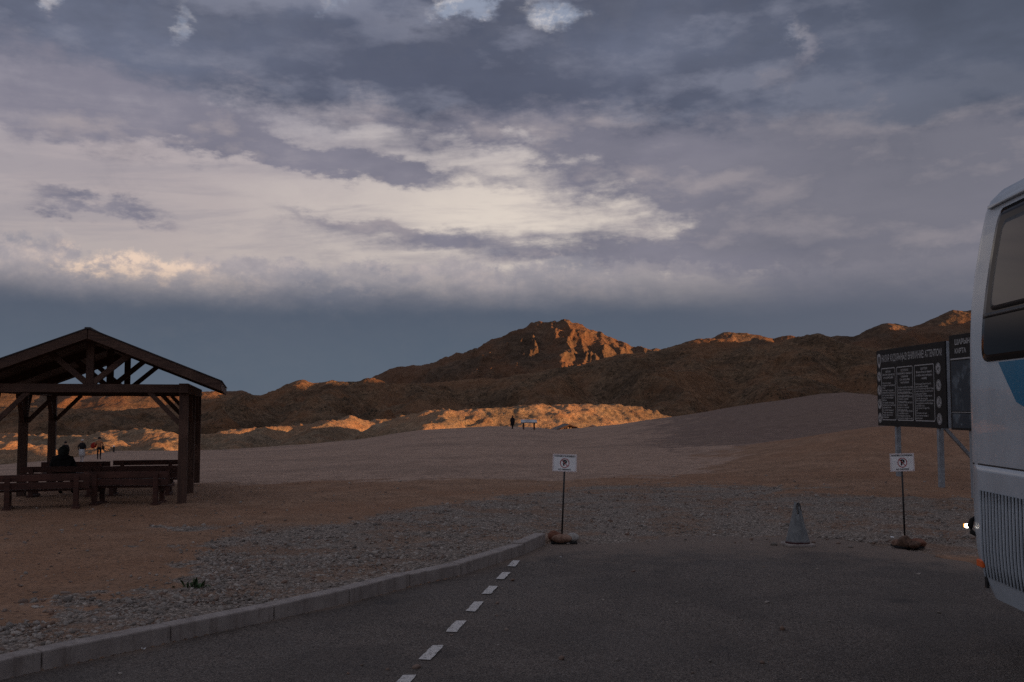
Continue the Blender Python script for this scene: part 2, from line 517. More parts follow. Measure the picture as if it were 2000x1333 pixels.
trk = g.mix(g.ss(.47, .58, n2) * .65, trk, g.rgb((.110, .080, .066)))
trk = g.mix(g.ss(.56, .70, g.noise(p, 5.0, 6, .7)) * .4, trk, g.rgb((.34, .26, .21)))
trk = g.mix(g.ss(.44, .64, g.noise(p, .12, 6, .65)) * .5, trk, g.rgb((.190, .132, .100)))
col = g.mix(g.ss(.35, .65, ta + (n1 - .5) * .6), soil, trk)
vor = g.voro(p, 26.0)
vcol = g.new('ShaderNodeTexVoronoi'); vcol.inputs['Scale'].default_value = 26.0; g.put(vcol.inputs['Vector'], p)
vr, vg_, vb_ = g.sep(Sk(g, vcol.outputs['Color']))
stone = g.mix(vr, g.rgb((.240, .195, .162)), g.rgb((.56, .465, .39)))
stone = g.mix(g.ss(.25, .60, vor * 1.0) * .7, stone, g.rgb((.120, .098, .080)))
stone = g.mix(g.ss(.45, .60, g.noise(p, .9, 6, .65)) * .6, stone, soil)
gm = g.ss(.35, .65, ga + (n1 - .5) * .7 + (n2 - .5) * .35)
col = g.mix(gm, col, stone)
# scattered pale and dark grit
grit = g.voro(p, 9.0)
col = g.mix((1.0 - g.ss(.06, .10, grit)) * .7, col, g.mix(vg_, g.rgb((.07, .05, .045)), g.rgb((.32, .29, .27))))
g.put(b.inputs['Base Color'], col)
b.inputs['Roughness'].default_value = .95
b.inputs['Specular IOR Level'].default_value = .12
hgt = n2 * .55 + n3 * .25 - vor * gm * 1.4 + n1 * .5 - grit * .2
g.put(b.inputs['Normal'], g.bump(hgt, .9, .04))
ground = link('ground', gme, m)
tag(ground, 'bare brown desert soil with trodden pale track and grey gravel', kind='structure')

# plain far below and beyond, out to the horizon
def plain():
    xs = np.concatenate([np.linspace(-9000, -1500, 14), np.linspace(-1400, 1400, 60), np.linspace(1500, 9000, 14)])
    ys = np.concatenate([np.linspace(-3000, -100, 10), np.linspace(-60, 1500, 60), np.linspace(1700, 11000, 16)])
    X, Y = np.meshgrid(xs, ys)
    Z = -42 + fbm(X * .004, Y * .004, 3, 77) * 4
    return mesh_from_grid('plain', X, Y, Z)
tag(link('plain', plain(), MAT['mountain_rock']), 'dark desert plain below the hills', kind='structure')

# ------------------------------------------------------------------ hills and mountains
def terrain(name, label, mat, a0, a1, na, y0, y1, ny, fn, gamma=1.0):
    t = np.linspace(0, 1, ny) ** gamma
    Yr = y0 + (y1 - y0) * t
    av = np.linspace(a0, a1, na)
    Y = np.repeat(Yr[:, None], na, 1)
    X = av[None, :] * (Y + 30.0)
    Z = fn(X, Y)
    o = link(name, mesh_from_grid(name, X, Y, Z), MAT[mat])
    return tag(o, label, kind='structure')

def canyon(X, Y):
    wx = X + fbm(X * .05, Y * .05, 4, 5) * 3.2
    wy = Y + fbm(X * .05, Y * .05, 4, 6) * 3.2
    z = np.full(X.shape, -32.0) + fbm(X * .02, Y * .02, 4, 9) * 3
    L = line_field
    # broad sunlit mound
    z = np.maximum(z, L(wx, wy, W([(872, 800, 178), (950, 798, 184), (1050, 796, 192), (1130, 794, 200), (1200, 794, 207), (1232, 798, 210), (1262, 812, 210), (1300, 835, 206)]), .36, 3.0))
    z = np.maximum(z, L(wx, wy, W([(872, 800, 178), (852, 822, 163), (828, 846, 150), (800, 880, 138)]), .50, 1.5))
    # spur with the lit strip
    z = np.maximum(z, L(wx, wy, W([(680, 817, 236), (650, 826, 212), (620, 846, 188), (586, 868, 166), (560, 890, 150)]), .52, 1.5))
    z = np.maximum(z, L(wx, wy, W([(690, 821, 248), (750, 819, 254), (806, 816, 256), (880, 820, 250)]), .40, 2.0))
    z = np.maximum(z, L(wx, wy, W([(480, 850, 236), (520, 839, 246), (570, 834, 250), (620, 830, 252), (680, 824, 248)]), .45, 2.0))
    z = np.maximum(z, L(wx, wy, W([(390, 850, 262), (440, 844, 262), (490, 841, 265), (560, 838, 268)]), .45, 2.0))
    z = np.maximum(z, L(wx, wy, W([(500, 850, 225), (470, 862, 200), (440, 885, 170)]), .45, 2.0))
    # left group seen through the shelter
    z = np.maximum(z, L(wx, wy, W([(346, 854, 196), (318, 842, 202), (268, 843, 206), (205, 849, 210), (142, 856, 216), (104, 856, 220), (60, 850, 226), (0, 846, 230), (-120, 842, 235), (-300, 842, 235)]), .42, 2.0))
    z = np.maximum(z, L(wx, wy, W([(346, 854, 196), (330, 866, 174), (300, 892, 150)]), .5, 1.5))
    z = np.maximum(z, L(wx, wy, W([(205, 851, 208), (190, 872, 178), (165, 905, 150)]), .5, 1.5))
    z = np.maximum(z, L(wx, wy, W([(20, 864, 190), (-40, 864, 192), (-160, 866, 192)]), .45, 1.5))
    z = np.maximum(z, L(wx, wy, W([(70, 880, 165), (0, 884, 160), (-120, 884, 160)]), .45, 2.0))
    gl = ridged(X * .055, Y * .030, 5, 51)
    z = z + (gl - .45) * .40 + (ridged(X * .16 + fbm(X * .1, Y * .1, 2, 54), Y * .09, 4, 55) - .5) * .40 + fbm(X * .5, Y * .5, 4, 53, .6) * .42
    return z
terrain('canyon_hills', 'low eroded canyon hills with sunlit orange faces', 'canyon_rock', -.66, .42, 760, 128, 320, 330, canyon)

def front(X, Y):
    wx = X + fbm(X * .012, Y * .012, 4, 15) * 16
    wy = Y + fbm(X * .012, Y * .012, 4, 16) * 16
    crest = W([(-700, 790, 560), (-300, 795, 560), (-100, 800, 560), (60, 797, 560), (190, 804, 560), (300, 802, 560), (380, 785, 580), (424, 766, 600), (445, 772, 600), (478, 767, 600), (514, 773, 600), (535, 766, 600), (568, 755, 600),
               (589, 748, 600), (607, 753, 600), (649, 745, 600), (709, 745, 600), (724, 740, 600), (745, 748, 600), (784, 751, 600), (850, 748, 600), (900, 745, 590), (975, 741, 580),
               (1065, 727, 570), (1125, 720, 565), (1170, 709, 560), (1230, 694, 560), (1290, 685, 560), (1320, 676, 560), (1362, 662, 560), (1400, 665, 560), (1441, 680, 555),
               (1492, 677, 550), (1558, 662, 545), (1600, 655, 540), (1636, 671, 535), (1660, 679, 530), (1717, 683, 525), (1800, 686, 520), (1900, 680, 510), (2050, 670, 500), (2300, 640, 480)])
    z = np.full(X.shape, -38.0)
    z = np.maximum(z, line_field(wx * .0 + X, Y, crest, .40, 4.0))
    spur = [[(1600, 657, 538), (1560, 700, 470), (1540, 760, 410), (1500, 800, 360)],
            [(1362, 664, 558), (1330, 720, 480), (1290, 770, 420), (1240, 815, 360)],
            [(1125, 722, 563), (1100, 755, 490), (1060, 790, 420), (1000, 815, 370)],
            [(850, 750, 598), (830, 775, 510), (800, 800, 430), (760, 815, 380)],
            [(650, 746, 598), (640, 770, 510), (610, 800, 430), (560, 820, 370)],
            [(478, 768, 598), (470, 790, 510), (440, 815, 430), (400, 830, 380)],
            [(250, 803, 558), (240, 820, 480), (200, 835, 410)],
            [(60, 797, 558), (60, 820, 480), (40, 840, 410)],
            [(1717, 684, 523), (1700, 730, 450), (1690, 780, 390)],
            [(1850, 684, 515), (1860, 730, 450), (1850, 790, 380)]]
    for s_ in spur:
        z = np.maximum(z, line_field(wx, wy, W(s_), .52, 3.0))
    gl = ridged(wx * .016, wy * .008, 6, 61)
    k = calm(X, Y, z, crest, .25, 12)
    z = z + ((gl - .45) * 6.0 + fbm(X * .06, Y * .06, 5, 63, .55) * 2.4) * k + fbm(X * .30, Y * .30, 4, 64, .6) * .75
    return z
terrain('mountain_ridge', 'dark rocky desert ridge with sunlit crest', 'mountain_rock', -.66, .66, 980, 300, 640, 330, front)

def far_left(X, Y):
    crest = W([(-700, 770, 950), (-200, 768, 950), (0, 764, 950), (120, 768, 950), (220, 762, 950), (330, 766, 950), (400, 764, 950), (432, 764, 950), (460, 776, 950), (520, 790, 950)])
    z = np.maximum(-38, line_field(X, Y, crest, .33, 8.0))
    wx = X + fbm(X * .01, Y * .01, 3, 25) * 20
    return z + (ridged(wx * .011, Y * .006, 5, 71) - .5) * 4.5 + fbm(X * .05, Y * .05, 4, 72) * 1.6
terrain('distant_hills', 'long distant hills lit orange behind the wooden shelter', 'peak_rock', -.75, -.2, 420, 760, 1050, 130, far_left)

def peak(X, Y):
    sil = [(560, 790), (660, 760), (730, 740), (775, 719), (820, 716), (850, 709), (892, 691), (955, 679), (979, 672), (990, 658), (1008, 646),
           (1013, 652), (1032, 640), (1050, 631), (1080, 629), (1107, 626), (1119, 633), (1134, 643), (1149, 644), (1161, 651),
           (1176, 664), (1194, 667), (1218, 672), (1230, 677), (1254, 680), (1284, 683), (1350, 700), (1450, 720)]
    crest = W([(px, py, 1000 - (px - 730) * .20) for px, py in sil])
    wx = X + fbm(X * .02, Y * .02, 4, 35) * 6
    wy = Y + fbm(X * .02, Y * .02, 4, 36) * 6
    z = np.maximum(-38, line_field(X, Y, crest, .50, 3.0))
    def yc(px): return 1000 - (px - 730) * .20
    cols = []
    for (px, py, bx_, by_) in ((1008, 648, 985, 735), (1050, 634, 1020, 735), (1082, 632, 1065, 735), (1109, 630, 1098, 700), (1140, 648, 1128, 720), (1176, 668, 1168, 720), (955, 681, 930, 745), (892, 693, 860, 750), (820, 719, 795, 760), (1225, 678, 1235, 730)):
        cols.append((px, py, yc(px) - 3, (px * 2 + bx_) / 3, (py * 1.4 + by_) / 2.4, yc(px) - 34, bx_, by_, yc(px) - 110))
    # scree ribs running down to the left from the right shoulder
    cols.append((1140, 690, yc(1140) - 60, 1105, 712, yc(1140) - 88, 1068, 735, yc(1140) - 120))
    cols.append((1160, 700, yc(1160) - 70, 1145, 718, yc(1160) - 92, 1125, 735, yc(1160) - 115))
    for c in cols:
        z = np.maximum(z, line_field(wx, wy, W([c[0:3], c[3:6], c[6:9]], -2.5), .95, 3.0))
    # cliff band: upper rocks break off steeply
    h = (z + 5) / 90
    cl = ridged(wx * .050, wy * .018, 5, 81)
    k = calm(X, Y, z, crest, .40, 16)
    z = z + (cl - .55) * 4.0 * k + fbm(X * .10, Y * .10, 4, 83, .55) * 2.0 * (.5 + .5 * k)
    step = np.clip(np.sin(z * .22 + fbm(X * .01, Y * .01, 3, 84) * 3), -1, 1)
    return z + step * 1.2 * k
terrain('mountain_peak', 'flat topped rocky peak with sunlit cliffs', 'peak_rock', -.26, .28, 760, 770, 1070, 270, peak)

def right_back(X, Y):
    crest = W([(1250, 720, 690), (1350, 690, 690), (1400, 668, 690), (1420, 650, 690), (1441, 651, 690), (1474, 653, 690), (1483, 659, 690), (1510, 663, 690), (1540, 655, 690), (1558, 662, 690), (1600, 664, 690), (1636, 655, 690),
               (1675, 659, 690), (1690, 651, 690), (1732, 632, 690), (1750, 632, 690), (1768, 639, 690), (1795, 637, 690), (1810, 638, 690), (1834, 626, 690), (1864, 608, 690), (1891, 608, 690), (1950, 600, 690), (2100, 590, 690), (2400, 580, 690)])
    wx = X + fbm(X * .02, Y * .02, 4, 45) * 10
    wy = Y + fbm(X * .02, Y * .02, 4, 46) * 10
    z = np.maximum(-38, line_field(X, Y, crest, .5, 3.0))
    for s_ in [[(1636, 656, 688), (1640, 680, 640), (1640, 720, 600)], [(1470, 654, 688), (1490, 672, 650), (1500, 700, 610)],
               [(1800, 640, 688), (1780, 664, 640), (1760, 690, 600)], [(1420, 652, 688), (1410, 680, 640)], [(1732, 634, 688), (1700, 668, 640), (1690, 700, 600)]]:
        z = np.maximum(z, line_field(wx, wy, W(s_), .65, 3.0))
    k = calm(X, Y, z, crest, .2, 12)
    return z + (ridged(wx * .028, wy * .014, 5, 91) - .5) * 3.6 * k + fbm(X * .10, Y * .10, 4, 93, .55) * 1.2
terrain('back_ridge', 'jagged back ridge catching the last sun', 'peak_rock', .12, .72, 620, 590, 760, 170, right_back)

# unseen range added right of and behind the camera, crest shaped to cast the shade
def us(u, s, z):
    nx, ny = TRAVEL.y, -TRAVEL.x
    return (s * TRAVEL.x + u * nx, s * TRAVEL.y + u * ny, z)
shade = [us(-420, -210, 75), us(-200, -205, 70), us(0, -200, 64), us(60, -200, 62), us(108, -200, 60), us(136, -200, 27), us(146, -200, 8), us(185, -200, 4), us(226, -200, 6),
         us(262, -200, 60), us(300, -200, 66), us(400, -200, 66), us(480, -200, 67), us(515, -200, 65), us(528, -200, 63), us(536, -200, 65), us(545, -200, 63.5), us(552, -200, 64), us(558, -200, 65), us(566, -200, 63), us(580, -200, 66),
         us(640, -205, 68), us(700, -215, 70), us(760, -235, 72), us(830, -250, 82), us(905, -255, 86), us(950, -260, 86), us(1100, -270, 84), us(1400, -280, 70)]
def shade_range():
    uu = np.linspace(-430, 1400, 700); sv = np.linspace(-440, -128, 110)
    U, S = np.meshgrid(uu, sv)
    nx, ny = TRAVEL.y, -TRAVEL.x
    X = S * TRAVEL.x + U * nx; Y = S * TRAVEL.y + U * ny
    z = np.maximum(-40, line_field(X, Y, shade, 1.5, 4.0))
    z = z + (ridged(X * .02, Y * .02, 5, 95) - .5) * 1.5 + fbm(X * .08, Y * .08, 3, 96) * 1.2
    return mesh_from_grid('shade_range', X, Y, z)
tag(link('shade_range', shade_range(), MAT['mountain_rock']), 'high rocky range closing the valley', kind='structure')

# ================================================================== object materials
def simple(name, col, rough=.6, spec=.3, metal=0.0, var=.15, scale=6.0, bump_=0.0, bscale=30.0, coat=0.0):
    m, g, b = new_mat(name)
    tcn = g.new('ShaderNodeTexCoord'); p = Sk(g, tcn.outputs['Object'])
    n = g.noise(p, scale, 6, .6)
    c1 = tuple(v * (1 - var) for v in col); c2 = tuple(min(1, v * (1 + var)) for v in col)
    g.put(b.inputs['Base Color'], g.mix(g.ss(.35, .65, n), g.rgb(c1), g.rgb(c2)))
    g.put(b.inputs['Roughness'], g.ls(.3, .7, n, max(.02, rough - .08), min(1, rough + .08)))
    b.inputs['Specular IOR Level'].default_value = spec
    b.inputs['Metallic'].default_value = metal
    b.inputs['Coat Weight'].default_value = coat
    if bump_: g.put(b.inputs['Normal'], g.bump(g.noise(p, bscale, 6, .65), .6, bump_))
    return m

def wood(name, c1, c2, axis='X'):
    m, g, b = new_mat(name)
    tcn = g.new('ShaderNodeTexCoord'); p = Sk(g, tcn.outputs['Object'])
    oi = g.new('ShaderNodeObjectInfo')
    p = g.vm('ADD', p, g.comb(Sk(g, oi.outputs['Random']) * 7.0, 0.0, Sk(g, oi.outputs['Random']) * 3.0))
    x, y, z = g.sep(p)
    st = 14.0
    v = {'X': g.comb(x, y * st, z * st), 'Y': g.comb(x * st, y, z * st), 'Z': g.comb(x * st, y * st, z)}[axis]
    n = g.noise(v, 2.2, 8, .65, .6)
    nb = g.noise(p, 2.0, 5, .6)
    col = g.mix(g.ss(.35, .65, n), g.rgb(c1), g.rgb(c2))
    col = g.mix(g.ss(.50, .70, nb) * .5, col, g.rgb(tuple(v_ * 1.7 for v_ in c2)))
    col = g.mix(Sk(g, oi.outputs['Random']) * .35, col, g.rgb(c1))
    g.put(b.inputs['Base Color'], col)
    g.put(b.inputs['Roughness'], g.ls(.3, .7, n, .55, .85))
    g.put(b.inputs['Normal'], g.bump(n, .45, .006))
    return m
wood('stained_wood', (.055, .030, .022), (.110, .064, .046), 'X')
wood('stained_wood_post', (.055, .030, .022), (.105, .060, .043), 'Z')
wood('stained_wood_long', (.055, .030, .022), (.105, .060, .043), 'Y')
wood('bench_wood', (.045, .020, .015), (.090, .038, .027), 'X')
simple('roof_sheet', (.040, .034, .034), .6, .3, 0, .3, 3.0)
simple('white_plate', (.90, .90, .90), .45, .4, 0, .04, 5.0)
simple('sign_red', (.42, .035, .040), .5, .3, 0, .08)
simple('sign_pink', (.55, .30, .30), .5, .3, 0, .08)
simple('sign_black', (.018, .018, .020), .5, .3, 0, .2)
simple('pole_black', (.022, .020, .020), .5, .3, 0, .3, 8.0)
simple('rubber_black', (.020, .019, .019), .85, .2, 0, .3, 9.0, .004)
simple('board_black', (.014, .013, .013), .6, .15, 0, .15, 4.0)
simple('print_white', (.36, .36, .36), .6, .2, 0, .1)
simple('galvanised', (.26, .29, .32), .5, .4, .35, .15, 5.0)
simple('litter_white', (.8, .8, .8), .5, .3)
simple('cloth_dark', (.018, .017, .019), .9, .1, 0, .3, 9.0)
simple('cloth_hood', (.030, .034, .032), .9, .1, 0, .3, 9.0)
simple('cloth_white', (.42, .42, .43), .9, .1, 0, .2, 14.0)
simple('cloth_red', (.30, .028, .020), .85, .1, 0, .2, 9.0)
simple('cloth_tan', (.36, .17, .09), .85, .1, 0, .3, 12.0)
simple('skin', (.42, .26, .19), .6, .3, 0, .08)
simple('hat_pale', (.55, .54, .52), .85, .1, 0, .15)
simple('leaf', (.045, .075, .030), .7, .2, 0, .4, 20.0)

# weathered concrete kerb
m, g, b = new_mat('kerb_concrete')
p = geo_pos(g); x, y, z = g.sep(p)
n = g.noise(p, 5, 8, .65); nf = g.noise(p, 60, 5, .7); st = g.noise(g.comb(x * 9, y * 9, z * 1.2), 1.0, 6, .65)
col = g.mix(g.ss(.35, .65, n), g.rgb((.240, .205, .185)), g.rgb((.310, .270, .245)))
col = g.mix(g.ss(.48, .68, st) * .55, col, g.rgb((.150, .118, .100)))
col = g.mix(g.ss(.56, .70, nf) * .35, col, g.rgb((.120, .108, .100)))
g.put(b.inputs['Base Color'], col); b.inputs['Roughness'].default_value = .9
g.put(b.inputs['Normal'], g.bump(nf * .5 + n, .5, .008))

# road asphalt with dusty edge
m, g, b = new_mat('asphalt')
p = geo_pos(g)
n0 = g.noise(p, .35, 6, .6); n1 = g.noise(p, 2.5, 7, .65); n2 = g.noise(p, 70, 4, .7)
vv = g.voro(p, 85.0); vcn = g.new('ShaderNodeTexVoronoi'); vcn.inputs['Scale'].default_value = 85.0; g.put(vcn.inputs['Vector'], p)
r_, g_, b_ = g.sep(Sk(g, vcn.outputs['Color']))
col = g.mix(g.ss(.35, .65, n1), g.rgb((.108, .085, .070)), g.rgb((.142, .112, .093)))
col = g.mix(g.ss(.70, .90, r_) * .75, col, g.rgb((.220, .190, .165)))
col = g.mix(g.ss(.34, .08, r_) * .75, col, g.rgb((.022, .020, .019)))
col = g.mix(g.ss(.45, .65, n0) * .35, col, g.rgb((.110, .096, .086)))
col = g.mix(g.ss(.44, .58, g.noise(p, .55, 7, .62, .5)) * .35, col, g.rgb((.060, .050, .044)))
stain = g.voro(p, .8)
col = g.mix((1.0 - g.ss(.05, .16, stain + (n1 - .5) * .12)) * .45, col, g.rgb((.035, .031, .029)))
du = attr(g, 'dust_cover')
col = g.mix(g.ss(.30, .75, du + (n1 - .5) * .9 + (n2 - .5) * .3) * .85, col, g.rgb((.200, .150, .118)))
g.put(b.inputs['Base Color'], col)
g.put(b.inputs['Roughness'], g.ls(.3, .7, n1, .78, .92))
b.inputs['Specular IOR Level'].default_value = .25
g.put(b.inputs['Normal'], g.bump(n2 * .6 - vv * 1.2, .7, .012))

# worn road paint
m, g, b = new_mat('road_paint')
p = geo_pos(g)
w = g.noise(p, 38, 8, .75); w2 = g.voro(p, 70.0)
col = g.mix(g.ss(.55, .64, w + w2 * .05), g.rgb((.56, .53, .50)), g.rgb((.13, .12, .11)))
g.put(b.inputs['Base Color'], col); b.inputs['Roughness'].default_value = .85
g.put(b.inputs['Normal'], g.bump(w, .5, .006))

# stones: every stone carries its own tone
m, g, b = new_mat('gravel_stone')
p = geo_pos(g); tone = attr(g, 'tone'); warm = attr(g, 'warm')
col = g.mix(tone, g.rgb((.130, .112, .097)), g.rgb((.48, .42, .365)))
col = g.mix(warm, col, g.rgb((.185, .105, .070)))
col = g.mix(g.ss(.45, .65, g.noise(p, 90, 5, .7)) * .4, col, g.rgb((.09, .08, .078)))
g.put(b.inputs['Base Color'], col); b.inputs['Roughness'].default_value = .9
b.inputs['Specular IOR Level'].default_value = .2

def rock_mat(name, c1, c2):
    m, g, b = new_mat(name)
    tcn = g.new('ShaderNodeTexCoord'); p = Sk(g, tcn.outputs['Object'])
    n = g.noise(p, 12, 8, .7); n2 = g.noise(p, 45, 5, .7)
    g.put(b.inputs['Base Color'], g.mix(g.ss(.35, .65, n), g.rgb(c1), g.rgb(c2)))
    b.inputs['Roughness'].default_value = .9
    g.put(b.inputs['Normal'], g.bump(n + n2 * .5, .6, .015))
rock_mat('rock_red', (.13, .050, .030), (.24, .115, .075))
rock_mat('rock_tan', (.17, .095, .065), (.32, .205, .150))
rock_mat('rock_pale', (.27, .25, .23), (.40, .375, .345))
rock_mat('rock_brown', (.075, .045, .032), (.17, .100, .068))

# ================================================================== shape helpers
class MB:
    def __init__(s): s.v, s.f = [], []
    def box(s, c, size, rot=None):
        hx, hy, hz = size[0] / 2, size[1] / 2, size[2] / 2
        b0 = len(s.v)
        for dx_, dy_, dz_ in ((-1, -1, -1), (1, -1, -1), (1, 1, -1), (-1, 1, -1), (-1, -1, 1), (1, -1, 1), (1, 1, 1), (-1, 1, 1)):
            q = Vector((dx_ * hx, dy_ * hy, dz_ * hz))
            if rot is not None: q = rot @ q
            s.v.append(tuple(q + Vector(c)))
        s.f += [tuple(b0 + i for i in q) for q in ((0, 3, 2, 1), (4, 5, 6, 7), (0, 1, 5, 4), (1, 2, 6, 5), (2, 3, 7, 6), (3, 0, 4, 7))]
        return s
    def bar(s, p, q, w, h, up=(0, 0, 1)):
        """square bar from p to q, w across, h along up"""
        p, q = Vector(p), Vector(q); ax = (q - p).normalized()
        side = ax.cross(Vector(up))
        if side.length < 1e-4: side = ax.cross(Vector((0, 1, 0)))
        side.normalize(); u = side.cross(ax).normalized()
        R = Matrix((ax, side, u)).transposed()
        return s.box((p + q) / 2, ((q - p).length, w, h), R)
    def tube(s, pts, rad, n=10, cap=True):
        pts = [Vector(p) for p in pts]
        rad = rad if isinstance(rad, (list, tuple)) else [rad] * len(pts)
        rings = []
        for i, p in enumerate(pts):
            t = (pts[min(i + 1, len(pts) - 1)] - pts[max(i - 1, 0)]).normalized()
            a = t.orthogonal().normalized() if abs(t.z) > .9 else t.cross(Vector((0, 0, 1))).normalized()
            if abs(t.z) > .9: a = (Vector((1, 0, 0)) - t * t.x).normalized()
            b_ = t.cross(a)
            rings.append(len(s.v))
            for k in range(n):
                th = 2 * math.pi * k / n
                s.v.append(tuple(p + (a * math.cos(th) + b_ * math.sin(th)) * rad[i]))
        for i in range(len(rings) - 1):
            for k in range(n):
                s.f.append((rings[i] + k, rings[i] + (k + 1) % n, rings[i + 1] + (k + 1) % n, rings[i + 1] + k))
        if cap:
            s.f.append(tuple(rings[0] + k for k in range(n))[::-1]); s.f.append(tuple(rings[-1] + k for k in range(n)))
        return s
    def ring(s, c, r0, r1, n=28, z=0.0):
        b0 = len(s.v)
        for k in range(n):
            th = 2 * math.pi * k / n
            for r in (r0, r1): s.v.append((c[0] + r * math.cos(th), c[1] + r * math.sin(th), z))
        for k in range(n):
            a_, b_ = b0 + 2 * k, b0 + 2 * ((k + 1) % n)
            s.f.append((a_, a_ + 1, b_ + 1, b_))
        return s
    def disc(s, c, r, n=24, z=0.0):
        b0 = len(s.v)
        for k in range(n):
            th = 2 * math.pi * k / n; s.v.append((c[0] + r * math.cos(th), c[1] + r * math.sin(th), z))
        s.f.append(tuple(range(b0, b0 + n)))
        return s
    def mesh(s, name, smooth=False):
        me = bpy.data.meshes.new(name); me.from_pydata(s.v, [], s.f); me.update()
        if smooth:
            for p in me.polygons: p.use_smooth = True
        return me
    def build(s, name, mat, parent=None, bevel=0.0, smooth=False):
        o = link(name, s.mesh(name, smooth), MAT[mat] if isinstance(mat, str) else mat, parent)
        if bevel:
            bv = o.modifiers.new('bevel', 'BEVEL'); bv.width = bevel; bv.segments = 2; bv.limit_method = 'ANGLE'
        return o

def empty(name, loc=(0, 0, 0), rz=0.0):
    o = bpy.data.objects.new(name, None); COL.objects.link(o)
    o.location = loc; o.rotation_euler = (0, 0, rz); o.empty_display_size = .2
    return o

def copy_tree(o, parent=None):
    c = o.copy(); COL.objects.link(c)
    if parent is not None: c.parent = parent
    for ch in o.children: copy_tree(ch, c)
    return c

def text_mesh(body, size, bold=0.0, align='CENTER', xs=1.0, leading=1.0):
    cu = bpy.data.curves.new('lettering', 'FONT')
    cu.body = body; cu.size = size; cu.align_x = align; cu.align_y = 'CENTER'
    cu.offset = bold; cu.resolution_u = 2; cu.space_line = leading
    ob = bpy.data.objects.new('lettering_source', cu); COL.objects.link(ob)
    dg = bpy.context.evaluated_depsgraph_get()
    me = bpy.data.meshes.new_from_object(ob.evaluated_get(dg))
    bpy.data.objects.remove(ob); bpy.data.curves.remove(cu)
    if xs != 1.0: me.transform(Matrix.Diagonal((xs, 1, 1, 1)))
    me.materials.clear()
    return me

def frame_matrix(origin, right, up, normal):
    M = Matrix.Identity(4)
    for i, v_ in enumerate((right, up, normal)):
        for k in range(3): M[k][i] = v_[k]
    for k in range(3): M[k][3] = origin[k]
    return M

def gz(x, y):
    return float(ground_z(np.array([float(x)]), np.array([float(y)]))[0])

def land(x, y):
    return max(gz(x, y), float(canyon(np.array([float(x)]), np.array([float(y)]))[0]))

def stand(px, py_top, height, y0, y1, fn=gz):
    """depth at which something of this height, standing on the ground, tops out on that sight line"""
    best = None
    a, s = ray(px, py_top)
    for Y in np.linspace(y0, y1, 300):
        e = abs(fn(a * Y, Y) + height - (EYE + s * Y)) / Y
        if best is None or e < best[0]: best = (e, Y)
    Y = best[1]
    return Vector((a * Y, Y, fn(a * Y, Y)))

# ================================================================== road, markings, kerb
def build_road():
    ys = np.concatenate([np.linspace(-60, 3, 20), np.linspace(3.3, 14.7, 130)])
    us_ = np.concatenate([np.linspace(0, .25, 60) ** 1.0, np.linspace(.26, 1, 50)])
    Rr = np.interp(ys, [-60, 7.6, 9, 11.7, 12.9, 13.8, 14.7], [26, 26, 6.7, 5.7, 5.4, 5.0, 4.3])
    Lk = np.interp(ys, np.concatenate([[-60], KY, [14.2, 14.8]]), np.concatenate([[-50], KX, [KX[-1] + .08, KX[-1] + .35]])) - .015
    X = Lk[:, None] + us_[None, :] * (Rr - Lk)[:, None]
    Y = np.repeat(ys[:, None], len(us_), 1)
    Y[-12:] = Y[-12:] + (fbm(X[-12:] * 1.4, X[-12:] * 0 + 3.3, 4, 12) * .35) * np.linspace(0, 1, 12)[:, None] * np.clip((5.2 - X[-12:]) / 2, 0, 1)
    X = X + np.where(us_[None, :] > .995, fbm(Y * 1.3, Y * 0, 4, 14) * .4, 0) * (Y > 9)
    Z = np.full(X.shape, ROAD_Z) + fbm(X * .5, Y * .5, 3, 17) * .006
    me = mesh_from_grid('road', X, Y, Z)
    kd = X - np.interp(Y, KY, KX)
    dust = np.exp(-np.clip(kd, 0, 9) / .16) * np.where(Y > 3, 1, 0) * (.55 + .8 * fbm(X * .9, Y * .9, 3, 18)) + .85 * np.exp(-np.clip(14.7 - Y, 0, 30) / .9) \
        + .6 * np.exp(-np.clip(Rr[:, None] - X, 0, 30) / .4) + .42 * sstep(9.0, 14.0, Y)
    at_ = me.attributes.new('dust_cover', 'FLOAT', 'POINT'); at_.data.foreach_set('value', dust.ravel().astype(np.float32))
    return link('road', me, MAT['asphalt'])
road = tag(build_road(), 'dark worn asphalt of the car park road', kind='structure')

# dashed edge line: stubby dashes
cen = [(408, 790), (546, 643), (650, 532), (735, 439), (808, 360), (868, 291)]
pts = [onz(700 + cx / 2.857, 1000 + cy / 2.857, ROAD_Z) for cx, cy in cen]
dline = (pts[-1] - pts[0]).normalized()
step = (pts[-1] - pts[0]).length / 5
marks = empty('road_marking', (0, 0, 0)); tag(marks, 'broken line of short worn white dashes painted beside the kerb', kind='structure')
for k in range(-9, 6):
    c = pts[k] if k >= 0 else pts[0] + dline * step * k
    if k < 0: c = Vector((c.x - .012 * k * k * .3, c.y, c.z))
    L, wd = .46, .094
    n_ = Vector((dline.y, -dline.x, 0))
    mb = MB(); nseg = 6
    top = []
    for i in range(nseg + 1):
        t = -L / 2 + L * i / nseg
        for sgn in (-1, 1):
            q = c + dline * (t + (random.uniform(-.014, .014) if i in (0, nseg) else 0)) + n_ * sgn * (wd / 2 + random.uniform(-.006, .004))
            mb.v.append((q.x, q.y, ROAD_Z + .0085))
    for i in range(nseg): mb.f.append((2 * i, 2 * i + 1, 2 * i + 3, 2 * i + 2))
    mb.build('dash', 'road_paint', marks)

